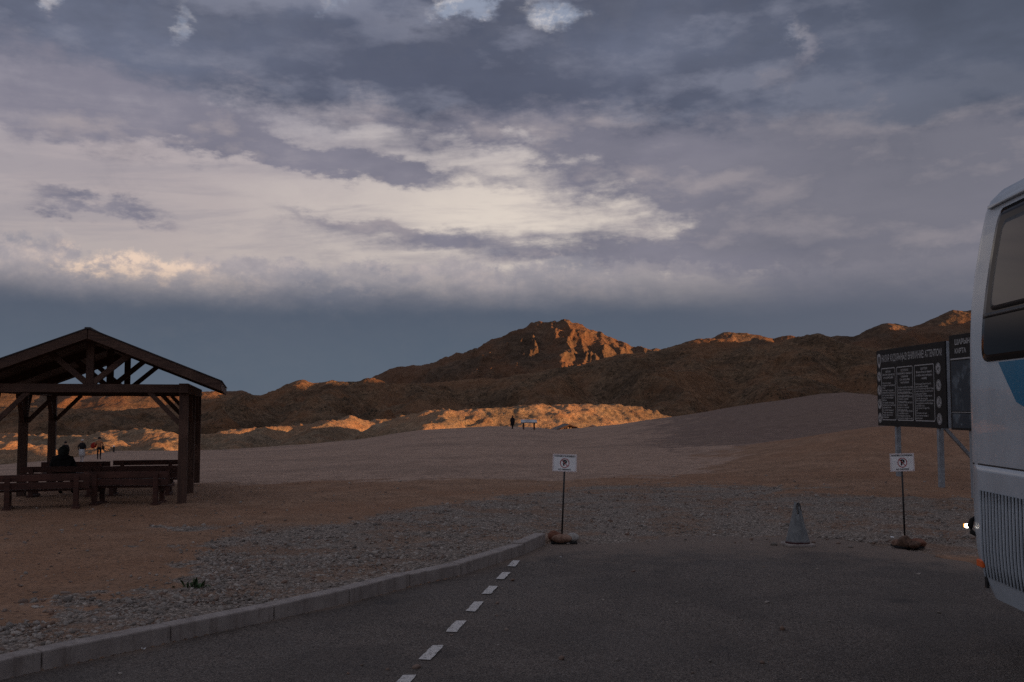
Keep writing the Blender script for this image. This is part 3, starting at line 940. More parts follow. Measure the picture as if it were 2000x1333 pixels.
kerb = empty('kerb', (0, 0, 0)); tag(kerb, 'curved grey concrete kerb edging the asphalt', kind='structure')
KPTS = [Vector((x_, y_, 0)) for x_, y_ in zip(kerb_x, kerb_y)]
dense = []
for i in range(4):                                     # near stones of a metre each, out of the photograph's corner
    a_, b_ = KPTS[i], KPTS[i + 1]; nn = max(1, round((b_ - a_).length / 1.0))
    for k in range(nn): dense.append(a_.lerp(b_, k / nn))
dense += KPTS[4:]
nrm = []
for i in range(len(dense)):
    t = (dense[min(i + 1, len(dense) - 1)] - dense[max(i - 1, 0)]).normalized(); nrm.append(Vector((-t.y, t.x, 0)))
for i in range(len(dense) - 1):
    a_, b_ = dense[i], dense[i + 1]; na_, nb_ = nrm[i], nrm[i + 1]
    t = (b_ - a_).normalized(); gap = .006
    a2, b2 = a_ + t * gap, b_ - t * gap
    last = i == len(dense) - 2
    zt0 = .032 + random.uniform(-.006, .006) + (.022 if last else 0); zt1 = zt0 + random.uniform(-.004, .004)
    w_ = .165
    mb = MB()
    prof = [(0, -.30), (0, None), (w_, None), (w_, -.30)]
    for (pt, nn, zt) in ((a2, na_, zt0), (b2, nb_, zt1)):
        for off, z_ in prof:
            q = pt + nn * off; mb.v.append((q.x, q.y, zt if z_ is None else z_))
    mb.f = [(0, 1, 5, 4), (1, 2, 6, 5), (2, 3, 7, 6), (0, 3, 2, 1), (4, 5, 6, 7)]
    mb.build('kerb_stone', 'kerb_concrete', kerb, bevel=.012)
# ================================================================== gravel
def stones():
    base = bmesh.new(); bmesh.ops.create_icosphere(base, subdivisions=1, radius=1.0)
    bv = np.array([v_.co[:] for v_ in base.verts]); bf = np.array([[v_.index for v_ in f.verts] for f in base.faces]); base.free()
    protos = []
    r = np.random.default_rng(5)
    for k in range(14):
        q = bv * (1 + r.uniform(-.22, .22, (len(bv), 1)))
        q = q * np.array([1.0, r.uniform(.6, .95), r.uniform(.40, .7)])
        protos.append(q)
    N = 260000
    Y = 4.6 * (26 / 4.6) ** r.random(N); X = (r.random(N) * 1.30 - .66) * Y
    mg, mt, _h = masks(X, Y)
    ks = kerb_side(X, Y)
    onroad = (ks < .19) & (Y < KEND + .1)
    # asphalt area stays clean except near its far and right edge
    Rr = np.interp(Y, [9, 11.7, 12.9, 13.8, 14.7], [6.9, 5.7, 5.4, 5.0, 4.3])
    inroad = (X > np.interp(Y, KY, KX)) & (Y < 14.75) & (X < Rr)
    p = mg ** 1.4 * np.interp(Y, [5, 12, 16, 24], [.50, .45, .26, .15]) * (.35 + .65 * sstep(-.35, .25, fbm(X * 1.1, Y * 1.1, 4, 47))) + .012
    p = np.where(onroad | inroad, np.where(Y > 13.9, .03, .0012), p)
    p = np.where((X > 2.9) & (Y < 8.5), 0, p)
    keep = r.random(N) < p
    X, Y, mg = X[keep], Y[keep], mg[keep]
    n = len(X)
    size = np.exp(r.normal(-4.18, .46, n)) * np.interp(Y, [5, 14, 24], [.92, 1.0, 1.2])
    size = np.clip(size, .006, .050)
    Z = ground_z(X, Y) + size * .12
    Z = np.maximum(Z, np.where((X > np.interp(Y, KY, KX)) & (Y < 14.75), ROAD_Z + size * .25, -9))
    th = r.random(n) * 2 * np.pi; kind = r.integers(0, 14, n)
    P = np.array(protos)[kind] * size[:, None, None]
    c, s_ = np.cos(th)[:, None], np.sin(th)[:, None]
    tx = r.normal(0, .25, n)[:, None]
    px_ = P[..., 0] * c - P[..., 1] * s_; py_ = P[..., 0] * s_ + P[..., 1] * c; pz_ = P[..., 2] + px_ * tx
    co = np.stack([px_ + X[:, None], py_ + Y[:, None], pz_ + Z[:, None]], -1).reshape(-1, 3)
    fc = (bf[None] + (np.arange(n) * len(bv))[:, None, None]).reshape(-1, 3)
    me = np_mesh('gravel', co, fc, smooth=False)
    tone = np.clip(r.normal(.42, .24, n), 0, 1); warm = np.where(r.random(n) < np.where(mg < .35, .8, .30), r.random(n) * .9, 0)
    for nm, arr in (('tone', tone), ('warm', warm)):
        a_ = me.attributes.new(nm, 'FLOAT', 'POINT'); a_.data.foreach_set('value', np.repeat(arr, len(bv)).astype(np.float32))
    print('stones', n, 'tris', len(fc))
    return link('gravel', me, MAT['gravel_stone'])
tag(stones(), 'loose grey and reddish gravel stones beside the kerb', 'gravel', kind='stuff')

# ================================================================== wooden shelter
E1 = Vector((math.cos(math.radians(15.2)), math.sin(math.radians(15.2)), 0)); E2 = Vector((-E1.y, E1.x, 0))
def make_shelter():
    root = empty('wooden_shelter')
    HW, LY = 1.65, (0.0, 2.9, 6.2)
    apex, eave = 3.20, 2.28
    ov, sl = .64, None
    EW = HW + ov; sl = (apex - eave) / EW
    fr, bk = -.42, 6.62
    def roof_z(x): return apex - sl * abs(x)
    for ly in LY:
        for sx in (-1, 1):
            MB().box((sx * HW, ly, 1.0), (.165, .165, 2.12)).build('post', 'stained_wood_post', root, bevel=.006)
        MB().box((0, ly, 2.14), (2 * HW - .165, .14, .155)).build('tie_beam', 'stained_wood', root, bevel=.006)
        MB().box((0, ly, (2.2175 + apex - .06) / 2), (.135, .12, apex - .06 - 2.2175)).build('king_post', 'stained_wood_post', root, bevel=.005)
        for sx in (-1, 1):
            MB().bar((sx * .06, ly, 2.24), (sx * .70, ly, roof_z(.70) - .12), .10, .105).build('strut', 'stained_wood', root, bevel=.005)
            MB().bar((sx * (HW - .08), ly, 1.50), (sx * (HW - .62), ly, 2.075), .08, .085).build('knee_brace', 'stained_wood', root, bevel=.004)
            MB().bar((sx * .05, ly, roof_z(.05) - .10), (sx * (EW - .06), ly, roof_z(EW - .06) - .10), .09, .15).build('rafter', 'stained_wood', root, bevel=.004)
    for sx in (-1, 1):
        MB().box((sx * HW, 3.1, 2.145), (.17, 6.2 + .42, .175)).build('wall_plate', 'stained_wood_long', root, bevel=.006)
        for ly, dr in ((0, 1), (2.9, -1), (2.9, 1), (6.2, -1)):
            MB().bar((sx * HW, ly + dr * .08, 1.50), (sx * HW, ly + dr * .60, 2.06), .08, .085, (1, 0, 0)).build('knee_brace', 'stained_wood', root, bevel=.004)
        # roof: boarded deck with sheet covering, end barge boards and eave board
        def slab(z_off, th, x0, x1, y0, y1):
            mb = MB()
            for y in (y0, y1):
                for (x, dz) in ((x0, z_off), (x1, z_off), (x1, z_off + th), (x0, z_off + th)):
                    mb.v.append((sx * x, y, roof_z(x) + dz))
            mb.f = [(0, 1, 5, 4), (1, 2, 6, 5), (2, 3, 7, 6), (3, 0, 4, 7), (0, 3, 2, 1), (4, 5, 6, 7)]
            if sx < 0: mb.f = [f[::-1] for f in mb.f]
            return mb
        nb = 14
        rf = slab(0.002, .022, 0.0, EW + .05, fr - .05, bk + .05).build('roof', 'roof_sheet', root)
        for k in range(nb):
            x0 = EW * k / nb + .002; x1 = EW * (k + 1) / nb - .003
            slab(-.022, .022, x0, x1, fr, bk).build('deck_board', 'stained_wood_long', rf)
        for y0 in (fr - .04, bk + .002):
            slab(-.175, .172, .006, EW + .02, y0, y0 + .036).build('barge_board', 'stained_wood', root, bevel=.003)
        MB().box((sx * (EW + .018), (fr + bk) / 2, roof_z(EW) - .10), (.03, bk - fr - .01, .14)).build('eave_board', 'stained_wood_long', root)
    MB().box((0, 3.1, apex - .12), (.10, bk - fr - .02, .16)).build('ridge_beam', 'stained_wood_long', root, bevel=.004)
    MB().bar((0, fr - .06, apex + .012), (0, bk + .06, apex + .012), .10, .03).build('ridge_cap', 'roof_sheet', root)
    return root
P0 = onz(355, 984, 0.0)
mid_front = P0 - E1 * 1.65
shelter = make_shelter()
shelter.location = (mid_front.x, mid_front.y, 0.0); shelter.rotation_euler = (0, 0, math.radians(15.2))
tag(shelter, 'large dark brown open wooden shelter with gabled roof over the benches', 'shelter', 'open wooden shelters')

# two more of the same kind far down the slope, only their roofs clear the crest
for (px, py, rz, lab) in ((1112, 829, 4, 'small far wooden shelter roof below the sunlit mound beside the low information panel'),
                          (1156, 831.5, -6, 'farthest wooden shelter roof barely rising over the shaded crest')):
    c = copy_tree(shelter)
    pos = stand(px, py, 3.2, 138, 178, land)
    c.location = pos; c.rotation_euler = (0, 0, math.radians(rz)); c['label'] = lab
    print('shelter far', pos)

# ================================================================== benches
def make_bench():
    root = empty('bench'); Lb = 1.53
    for k, z_ in enumerate((.425, .560)):
        MB().box((0, -.02, z_), (Lb, .035, .118)).build('backrest_plank', 'bench_wood', root, bevel=.006)
    for k, y_ in enumerate((.10, .235, .37)):
        MB().box((0, y_, .335), (Lb, .125, .036)).build('seat_plank', 'bench_wood', root, bevel=.006)
    for sx in (-1, 1):
        x_ = sx * .55
        mb = MB().box((x_, -.075, .29), (.085, .07, .58)).box((x_, .36, .155), (.085, .07, .31)).box((x_, .17, .277), (.075, .52, .075)).box((x_, .15, .02), (.13, .62, .06))
        mb.build('leg', 'bench_wood', root, bevel=.005)
    return root
bench0 = make_bench()
bl = [((-8.30, 17.72), 22, 'leftmost low dark bench with its back to the car park, turned askew'),
      ((-7.13, 18.55), 4, 'low dark bench backing onto the right front post of the shelter'),
      ((-9.20, 20.45), 13, 'dark bench in the middle row of the shelter, with the hooded person on it'),
      ((-7.72, 20.82), 13, 'empty dark bench in the middle row of the shelter beside the hooded sitter'),
      ((-10.40, 23.9), 14, 'dark bench in the back row of the shelter behind the hooded sitter'),
      ((-8.86, 24.3), 14, 'dark bench in the back row of the shelter reaching to the right rear posts')]
benches = []
for i, ((x_, y_), rz, lab) in enumerate(bl):
    o = bench0 if i == 0 else copy_tree(bench0)
    o.location = (x_, y_, gz(x_, y_) - .012); o.rotation_euler = (0, 0, math.radians(rz))
    tag(o, lab, 'bench', 'low wooden benches in the shelter'); benches.append(o)

# ================================================================== rocks, no parking signs
def rock(name_mat, loc, size, seed, rz=0.0, jag=.28):
    bm = bmesh.new(); bmesh.ops.create_icosphere(bm, subdivisions=3, radius=.5)
    co = np.array([v_.co[:] for v_ in bm.verts])
    nn = perlin(co[:, 0] * 2.3 + seed, co[:, 1] * 2.3 + co[:, 2] * 1.7, seed) * jag + perlin(co[:, 0] * 5 + seed, co[:, 2] * 5 + co[:, 1] * 3, seed + 3) * jag * .45
    # flattened facets like broken stone
    r2 = np.random.default_rng(seed)
    for k in range(5):
        dv = r2.normal(size=3); dv /= np.linalg.norm(dv); h = .36 + r2.random() * .1
        over = np.maximum(co @ dv - h, 0); co = co - over[:, None] * dv * .85 * (jag > .2)
    co = co * (1 + nn)[:, None] * np.array(size)
    for v_, c in zip(bm.verts, co): v_.co = c
    me = bpy.data.meshes.new('rock'); bm.to_mesh(me); bm.free()
    for p_ in me.polygons: p_.use_smooth = True
    o = link('rock', me, MAT[name_mat]); o.location = loc; o.rotation_euler = (0, 0, rz)
    return o

def nopark(base_px, top_px, lab, yaw, roll):
    base = onz(base_px[0], base_px[1], ROAD_Z)
    top = at(top_px[0], top_px[1], base.y - .005)
    root = empty('no_parking_sign', base, 0)
    v_ = top - base
    MB().box((0.03, .0, .016), (.36, .27, .026)).build('base_plate', 'rubber_black', root, bevel=.006)
    MB().tube([(0, 0, .02), tuple(v_)], .0125, 10).build('pole', 'pole_black', root, smooth=True)
    pl = MB().box((0, 0, 0), (.335, .242, .004)).build('plate', 'white_plate', root, bevel=.001)
    right = Vector((math.cos(yaw), math.sin(yaw), 0)); up = Vector((0, 0, 1)); up = Matrix.Rotation(roll, 3, Vector((0, 1, 0))) @ up; right = Matrix.Rotation(roll, 3, Vector((0, 1, 0))) @ right
    nrm_ = right.cross(up)
    c = v_ - up * .0 + nrm_ * .017
    pl.matrix_local = frame_matrix(c, right, up, nrm_)
    def on(me, mat, x, y, z, name):
        o = link(name, me, MAT[mat], pl); o.location = (x, y, z); return o
    fr = MB()
    for (cx, cy, sx_, sy_) in ((0, .113, .32, .004), (0, -.113, .32, .004), (-.158, 0, .004, .222), (.158, 0, .004, .222)):
        b0 = len(fr.v); fr.v += [(cx - sx_ / 2, cy - sy_ / 2, 0), (cx + sx_ / 2, cy - sy_ / 2, 0), (cx + sx_ / 2, cy + sy_ / 2, 0), (cx - sx_ / 2, cy + sy_ / 2, 0)]; fr.f.append((b0, b0 + 1, b0 + 2, b0 + 3))
    on(fr.mesh('border'), 'sign_pink', 0, 0, .0032, 'border')
    on(text_mesh('ПАРКОВКА ЗАПРЕЩЕНА!', .027, .0011, xs=.88), 'sign_black', 0, .092, .0034, 'lettering')
    on(text_mesh('NO PARKING!', .028, .0011), 'sign_black', 0, -.092, .0034, 'lettering')
    on(text_mesh('P', .105, .005), 'sign_black', .003, -.003, .0034, 'letter_p')
    rg = MB().ring((0, 0), .056, .066, 40)
    R = Matrix.Rotation(math.radians(-45), 3, 'Z')
    b0 = len(rg.v)
    for q in ((-.058, -.0045, .001), (.058, -.0045, .001), (.058, .0045, .001), (-.058, .0045, .001)): rg.v.append(tuple(R @ Vector(q)))
    rg.f.append((b0, b0 + 1, b0 + 2, b0 + 3))
    on(rg.mesh('prohibition_ring'), 'sign_red', 0, -.002, .0044, 'prohibition_ring')
    for sx_, sy_ in ((-1, 1), (1, -1)):
        on(MB().tube([(0, 0, 0), (0, 0, .003)], .005, 8).mesh('bolt'), 'galvanised', sx_ * .15, sy_ * .105, .002, 'bolt')
    return tag(root, lab, 'sign', 'no parking signs on weighted poles'), base
s1, b1 = nopark((1097, 1061), (1103, 904.5), 'white no parking sign on black pole beside the end of the kerb', math.radians(-6), math.radians(2.2))
s2, b2 = nopark((1768, 1070), (1761, 903.5), 'white no parking sign on black pole in front of the black notice board', math.radians(3), math.radians(-1.5))
def rk(mat, b, dx, dy, h, size, seed, lab, rz=0.0, jag=.28):
    o = rock(mat, (b.x + dx, b.y + dy, ROAD_Z + .028 + h), size, seed, rz, jag)
    return tag(o, lab, 'rock', 'rocks weighing down the sign poles')
rk('rock_red', b1, -.095, .02, .065, (.20, .17, .16), 3, 'dark red rough rock against the kerb end, on the sign foot', .4)
rk('rock_tan', b1, .00, -.10, .045, (.29, .16, .125), 8, 'long tan smooth rock at the front of the sign foot by the kerb', .1, .14)
rk('rock_pale', b1, .155, -.03, .052, (.18, .16, .135), 12, 'pale grey rounded stone on the sign foot by the kerb', .5, .12)
rk('rock_red', b1, .07, .06, .030, (.16, .11, .08), 17, 'small dark red stone behind the pole by the kerb', .2)
rk('rock_brown', b2, -.03, -.06, .052, (.20, .17, .17), 23, 'dark brown blocky rock at the foot of the pole before the notice board', .3, .32)
rk('rock_red', b2, .15, -.02, .040, (.26, .17, .12), 29, 'flat orange brown rock on the sign foot before the notice board', -.4, .32)
rk('rock_brown', b2, .08, -.12, .030, (.22, .14, .10), 31, 'low dark brown rock at the front of the sign foot before the notice board', .6, .32)
rk('rock_tan', b2, -.10, .03, .030, (.14, .12, .10), 37, 'small tan rock behind the blocky brown one before the notice board', .1, .3)
rk('rock_brown', b2, .02, .05, .060, (.13, .11, .13), 41, 'brown wedge rock leaning on the pole before the notice board', .9, .32)

def scrap(px, py, z, lab, sx=.05, sy=.02, rz=.3):
    mb = MB()
    for i in range(4):
        for j in range(3):
            mb.v.append((sx * (i / 3 - .5), sy * (j / 2 - .5), .008 + .008 * math.sin(i * 2.1 + j)))
    for i in range(3):
        for j in range(2):
            a_ = i * 3 + j; mb.f.append((a_, a_ + 3, a_ + 4, a_ + 1))
    o = mb.build('paper_scrap', 'litter_white'); p = onz(px, py, z); o.location = (p.x, p.y, z + .004); o.rotation_euler = (0, 0, rz)
    so = o.modifiers.new('thickness', 'SOLIDIFY'); so.thickness = .001
    return tag(o, lab, 'litter')
scrap(280, 1270, ROAD_Z, 'tiny white paper scrap on the asphalt under the kerb', .030, .010)
scrap(1741, 1051, ROAD_Z, 'white paper scrap beside the rocks before the notice board', .075, .05, .8)
scrap(1095, 1090, ROAD_Z, 'tiny white paper scrap on the asphalt before the kerb-end sign', .014, .012, .8)

# ================================================================== traffic cone, faded grey with torn top
m, g, b = new_mat('cone_plastic')
tcn = g.new('ShaderNodeTexCoord'); p = Sk(g, tcn.outputs['Object']); x, y, z = g.sep(p)
n = g.noise(p, 9, 7, .65); st = g.noise(g.comb(x * 30, y * 30, z * 4), 1.0, 6, .6)
col = g.mix(g.ss(.35, .65, n), g.rgb((.150, .160, .165)), g.rgb((.215, .222, .222)))
col = g.mix(g.ss(.50, .68, st) * .6, col, g.rgb((.100, .100, .100)))
col = g.mix(g.ss(.075, .045, z + (n - .5) * .03) * g.ss(.03, .035, z), col, g.rgb((.070, .022, .024)))
g.put(b.inputs['Base Color'], col); b.inputs['Roughness'].default_value = .75
cpos = onz(1558, 1066, ROAD_Z)
cone = empty('traffic_cone', cpos, math.radians(8))
tag(cone, 'faded grey traffic cone with a torn top on the asphalt', 'cone')
def cone_body():
    mb = MB(); n = 36; H = .56
    lv = [(0.03, .168), (.06, .160), (.15, .138), (.25, .112), (.35, .087), (.43, .068), (.47, .060), (.50, .054), (.53, .048), (.56, .040), (.585, .034)]
    ring_ = []
    for (h, r) in lv:
        ring_.append(len(mb.v))
        sq = max(0, 1 - h / .5) * .22
        for k in range(n):
            th = 2 * math.pi * k / n
            rr = r * (1 + sq * (abs(math.cos(2 * th)) * .0 + (1 / max(abs(math.cos(th)), abs(math.sin(th))) - 1) * .55))
            rr *= 1 + .03 * math.sin(3 * th + h * 20) * (h / .56)
            mb.v.append((rr * math.cos(th), rr * .92 * math.sin(th), h + (.012 * math.sin(5 * th + 1) if h > .55 else 0)))
    for i in range(len(lv) - 1):
        for k in range(n):
            # two tears in the neck leave upright tongues
            th = 360 * (k + .5) / n
            if lv[i][0] >= .43 and (250 < th < 268 or 308 < th < 322 and lv[i][0] >= .46 or 60 < th < 100): continue
            if lv[i][0] >= .53 and (268 <= th < 290): continue
            mb.f.append((ring_[i] + k, ring_[i] + (k + 1) % n, ring_[i + 1] + (k + 1) % n, ring_[i + 1] + k))
    return mb
cb = cone_body().build('cone_body', 'cone_plastic', cone, smooth=True)
so = cb.modifiers.new('wall', 'SOLIDIFY'); so.thickness = .006
MB().tube([(-.028, -.035, .46), (-.030, -.040, .52), (-.012, -.042, .578), (.010, -.040, .585), (.030, -.038, .55), (.034, -.040, .47)], .005, 8).build('strap', 'rubber_black', cone, smooth=True)
fb_ = MB()
def roundrect(hx, hy, r, n=6):
    out = []
    for cx, cy, a0 in ((hx - r, hy - r, 0), (-hx + r, hy - r, 90), (-hx + r, -hy + r, 180), (hx - r, -hy + r, 270)):
        for k in range(n + 1):
            th = math.radians(a0 + 90 * k / n); out.append((cx + r * math.cos(th), cy + r * math.sin(th)))
    return out
rr = roundrect(.19, .18, .05); nrr = len(rr)
for z_, s_ in ((.004, 1.0), (.026, 1.0), (.036, .96)):
    for q in rr: fb_.v.append((q[0] * s_, q[1] * s_, z_))
for i in range(2):
    for k in range(nrr): fb_.f.append((i * nrr + k, i * nrr + (k + 1) % nrr, (i + 1) * nrr + (k + 1) % nrr, (i + 1) * nrr + k))
fb_.f.append(tuple(range(nrr))[::-1]); fb_.f.append(tuple(range(2 * nrr, 3 * nrr)))
fb_.build('cone_base', 'kerb_concrete', cone)

# ================================================================== notice boards
def V2(px, Y):
    a, s = ray(px, 797); return a * Y
def make_board(root_name, lab, L, R, z0, z1, cat):
    """upright board between two ground points L (reader's left) and R (reader's right)"""
    L, R = Vector((*L, 0)), Vector((*R, 0))
    right = (R - L).normalized(); up = Vector((0, 0, 1)); nor = right.cross(up)
    w = (R - L).length; h = z1 - z0
    root = empty(root_name, ((L + R) / 2)); tag(root, lab, cat)
    root.matrix_world = frame_matrix((L.x, L.y, 0), right, up, nor)       # local: x along board, y up, z towards the reader
    panel = MB().box((w / 2, z0 + h / 2, 0), (w, h, .03)).build('panel', 'board_black', root, bevel=.003)
    return root, panel, w, h
DR, DL = 21.5, 25.25
bL = (V2(1715.5, DL), DL); bR = (V2(1850, DR), DR)
zb, zt = 1.335, 3.225
root, panel, bw, bh = make_board('notice_board', 'wide black multilingual warning notice board on grey posts', bL, bR, zb, zt, 'notice board')
gzl, gzr = gz(*bL), gz(*bR)
for (fx, g0) in ((.26, gzl), (.86, gzr)):
    xx = bw * fx
    MB().box((xx, (zt - .1 + g0 - .3) / 2, -.075), (.11, zt - .1 - g0 + .3, .11)).build('post', 'galvanised', root, bevel=.006)
    if fx > .5: MB().bar((xx, zb + .05, -.14), (xx, min(g0, 0) - .2, -1.55), .07, .07, (1, 0, 0)).build('back_stay', 'galvanised', root)
for (cx, cy, sx_, sy_) in ((bw / 2, zb + .03, bw - .122, .06), (bw / 2, zt - .03, bw - .122, .06), (.03, (zb + zt) / 2, .06, bh - .004), (bw - .03, (zb + zt) / 2, .06, bh - .004)):
    MB().box((cx, cy, -.052), (sx_, sy_, .07)).build('frame_bar', 'galvanised', root, bevel=.004)
def stick(me, mat, x, y, name, z=.0185):
    o = link(name, me, MAT[mat], root); o.location = (x, y, z); return o
stick(text_mesh('НАЗАР АУДАРЫҢЫЗ! ВНИМАНИЕ! ATTENTION!', .235, .0025, xs=.61), 'print_white', bw * .525, zt - .235, 'lettering')
# shield emblem at the head of the board
sh = MB(); shp = [(-.10, .15), (0, .19), (.10, .15), (.10, -.04), (.06, -.13), (0, -.19), (-.06, -.13), (-.10, -.04)]
sh.v = [(x_, y_, 0) for x_, y_ in shp]; sh.f = [tuple(range(8))[::-1]]
stick(sh.mesh('emblem'), 'print_white', .165, zt - .27, 'emblem')
si = MB(); si.v = [(x_ * .55, y_ * .55 + .01, 0) for x_, y_ in shp]; si.f = [tuple(range(8))[::-1]]
stick(si.mesh('emblem_heart'), 'sign_black', .165, zt - .27, 'emblem_heart', .0205)
cols_ = [(.285, 1.135), (1.215, 2.125), (2.205, 3.225)]
sc_w = bw / 3.77
texts = [('АБАЙЛАҢЫЗ!\nТабиғи апаттан сақтаныңыз! (сел,\nжел, жер сілкінісі, құлама)', ['Табиғи апат кезінде\nтастардан тез және абайлап\nкетіңіз.', 'Апат кезінде тік құздар мен\nбеткейлер жанында болмаңыз.', 'Апат белгілерін байқасаңыз,\nмүмкін болса шатқалдан\nшығыңыз.', 'Апаттан кейін жер бедерінің\nөзгеруінен болған кедір-бұдыр\nжерде абай болыңыз.', 'Құз жиегіне бармаңыз!\nӨзенде шомылмаңыз!\nАрнайы орыннан тыс\nот жақпаңыз!']),
         ('ОСТОРОЖНО!\nОстерегайтесь природных\nкатаклизмов!\n(сель, ветер, обвал,\nземлетрясение)', ['Во время стихийных бедствий\nосторожно и быстро покиньте\nопасные участки каньона.', 'Не останавливайтесь вблизи\nкрутых скал и склонов.', 'При обнаружении признаков\nстихийного бедствия\nпокиньте ущелье.', 'После стихийного бедствия будьте\nосторожны с неровной\nповерхностью, вызванной\nизменением рельефа.', 'Не подходите к краю обрыва!\nНе купайтесь в реке!\nНе разводите костры вне\nспециально отведённых мест!']),
         ('CAUTION!\nBeware of natural disasters!\n(mudflow, wind, earthquake,\nrockslide)', ['During a natural disaster, leave the\ncanyon carefully and quickly.', 'Do not stay near steep cliffs and slopes\nlocated in the gorge, as rocks may fall\nduring a natural disaster.', 'If you find signs of a natural disaster,\nif possible, leave the gorge.', 'After a natural disaster, be careful with\nthe rugged surface caused by changes\nin the earth\'s crust.', 'Don\'t go near the edge of the\ncliff!\nDon\'t swim in the river!\nDo not set fires outside of\nspecial places!'])]
for (x0, x1), (head, paras) in zip(cols_, texts):
    x0 *= sc_w; x1 *= sc_w; y0, y1 = zb + .14, zt - .46
    fr = MB(); t_ = .022
    o_ = roundrect((x1 - x0) / 2, (y1 - y0) / 2, .05, 4); i_ = roundrect((x1 - x0) / 2 - t_, (y1 - y0) / 2 - t_, .035, 4); n_ = len(o_)
    for q in o_ + i_: fr.v.append((q[0], q[1], 0))
    for k in range(n_): fr.f.append((k, (k + 1) % n_, n_ + (k + 1) % n_, n_ + k))
    stick(fr.mesh('column_border'), 'print_white', (x0 + x1) / 2, (y0 + y1) / 2, 'column_border')
    nl = head.count('\n') + 1
    fit = (x1 - x0 - .10)
    me = text_mesh(head, .072, .0018, 'CENTER')
    wx_ = max(abs(v_.co.x) for v_ in me.vertices) * 2
    if wx_ > fit: me.transform(Matrix.Diagonal((fit / wx_, 1, 1, 1)))
    stick(me, 'print_white', (x0 + x1) / 2, y1 - .06 - nl * .036, 'lettering')
    yy = y1 - .12 - nl * .074
    rows = sum(p_.count('\n') + 1 for p_ in paras); gap = (yy - y0 - .04 - rows * .060) / len(paras)
    for p_ in paras:
        n2_ = p_.count('\n') + 1
        me = text_mesh(p_, .058, .0012, 'LEFT')
        xs_ = [v_.co.x for v_ in me.vertices]; wx_ = max(xs_)
        if wx_ > fit: me.transform(Matrix.Diagonal((fit / wx_, 1, 1, 1)))
        stick(me, 'print_white', x0 + .05, yy - gap * .6 - n2_ * .030, 'lettering')
        yy -= gap + n2_ * .060
def picto(x, y, seed):
    disc = stick(MB().disc((0, 0), .125).mesh('pictogram'), 'print_white', x, y, 'pictogram')
    mb = MB().ring((0, 0), .100, .110, 28)
    shapes = {0: [(-.05, -.02, .05, .02, .02), (0, -.06, .06, -.01, .018), (-.06, -.05, 0, .05, .015)], 1: [(-.07, .04, .07, -.05, .014), (-.02, -.05, -.02, .06, .014), (.02, -.05, .02, .05, .014)],
              2: [(-.05, -.06, 0, 0, .016), (0, 0, .05, -.06, .016), (0, 0, -.01, .05, .02), (.02, .05, .07, .02, .02)], 3: [(-.05, -.06, -.01, 0, .016), (.05, -.05, .0, 0, .016), (0, -.01, .02, .05, .02), (-.05, .05, -.05, -.01, .03)]}
    for (ax, ay, bx, by, th) in shapes[seed % 4]:
        dv = Vector((bx - ax, by - ay, 0)); nv = Vector((-dv.y, dv.x, 0)).normalized() * th / 2
        b0 = len(mb.v)
        for q in (Vector((ax, ay, 0)) - nv, Vector((bx, by, 0)) - nv, Vector((bx, by, 0)) + nv, Vector((ax, ay, 0)) + nv): mb.v.append(tuple(q))
        mb.f.append((b0, b0 + 1, b0 + 2, b0 + 3))
    if seed % 4 in (2, 3): mb.disc((.015, .07), .018, 10)
    o = link('symbol', mb.mesh('symbol'), MAT['sign_black'], disc); o.location = (0, 0, .0025)
for k in range(4):
    picto(.145 * sc_w, zt - .66 - k * .345, k + 1)
    picto(3.43 * sc_w, zt - .58 - k * .37, k)

# map board, half hidden by the coach
m, g, b = new_mat('relief_map')
tcn = g.new('ShaderNodeTexCoord'); p = Sk(g, tcn.outputs['Object'])
n = g.noise(p, 5.5, 9, .66, .5, ntype='RIDGED_MULTIFRACTAL'); n2 = g.noise(p, 2.0, 5, .6)
col = g.mix(g.ss(.30, .85, n * .6 + n2 * .5), g.rgb((.020, .032, .045)), g.rgb((.36, .41, .45)))
col = g.mix(g.ss(.50, .66, n2) * .4, col, g.rgb((.20, .25, .29)))
g.put(b.inputs['Base Color'], col); b.inputs['Roughness'].default_value = .55
mY0 = 20.6; mL = (V2(1858.5, mY0), mY0); mR = (mL[0] + .05, mY0 - 2.9)
root, panel, mw, mh = make_board('map_board', 'black framed relief map board standing beside the coach', mL, mR, 1.33, 3.27, 'map board')
for fx in (.25, .8):
    MB().box((mw * fx, 1.45, -.075), (.10, 3.5, .10)).build('post', 'galvanised', root, bevel=.006)
for (cx, cy, sx_, sy_) in ((mw / 2, 1.36, mw - .122, .06), (mw / 2, 3.24, mw - .122, .06), (.03, 2.30, .06, 1.936), (mw - .03, 2.30, .06, 1.936)):
    MB().box((cx, cy, -.052), (sx_, sy_, .07)).build('frame_bar', 'galvanised', root, bevel=.004)
def flat(w_, h_):
    mb = MB(); mb.v = [(-w_ / 2, -h_ / 2, 0), (w_ / 2, -h_ / 2, 0), (w_ / 2, h_ / 2, 0), (-w_ / 2, h_ / 2, 0)]; mb.f = [(0, 1, 2, 3)]; return mb.mesh('print')
stick(flat(mw - .10, .030), 'print_white', mw / 2, 2.775, 'header_line')
stick(flat(mw - .14, 1.02), 'relief_map', mw / 2, 2.225, 'relief_print')
stick(flat(mw - .14, .29), 'relief_map', mw / 2, 1.52, 'relief_print')
stick(flat(mw - .10, .012), 'print_white', mw / 2, 1.69, 'divider_line')
stick(text_mesh('ШАРЫН', .145, .004, 'LEFT', xs=1.18), 'print_white', .25, 3.11, 'lettering')
stick(text_mesh('КАРТА', .135, .004, 'LEFT', xs=1.1), 'print_white', .25, 2.93, 'lettering')

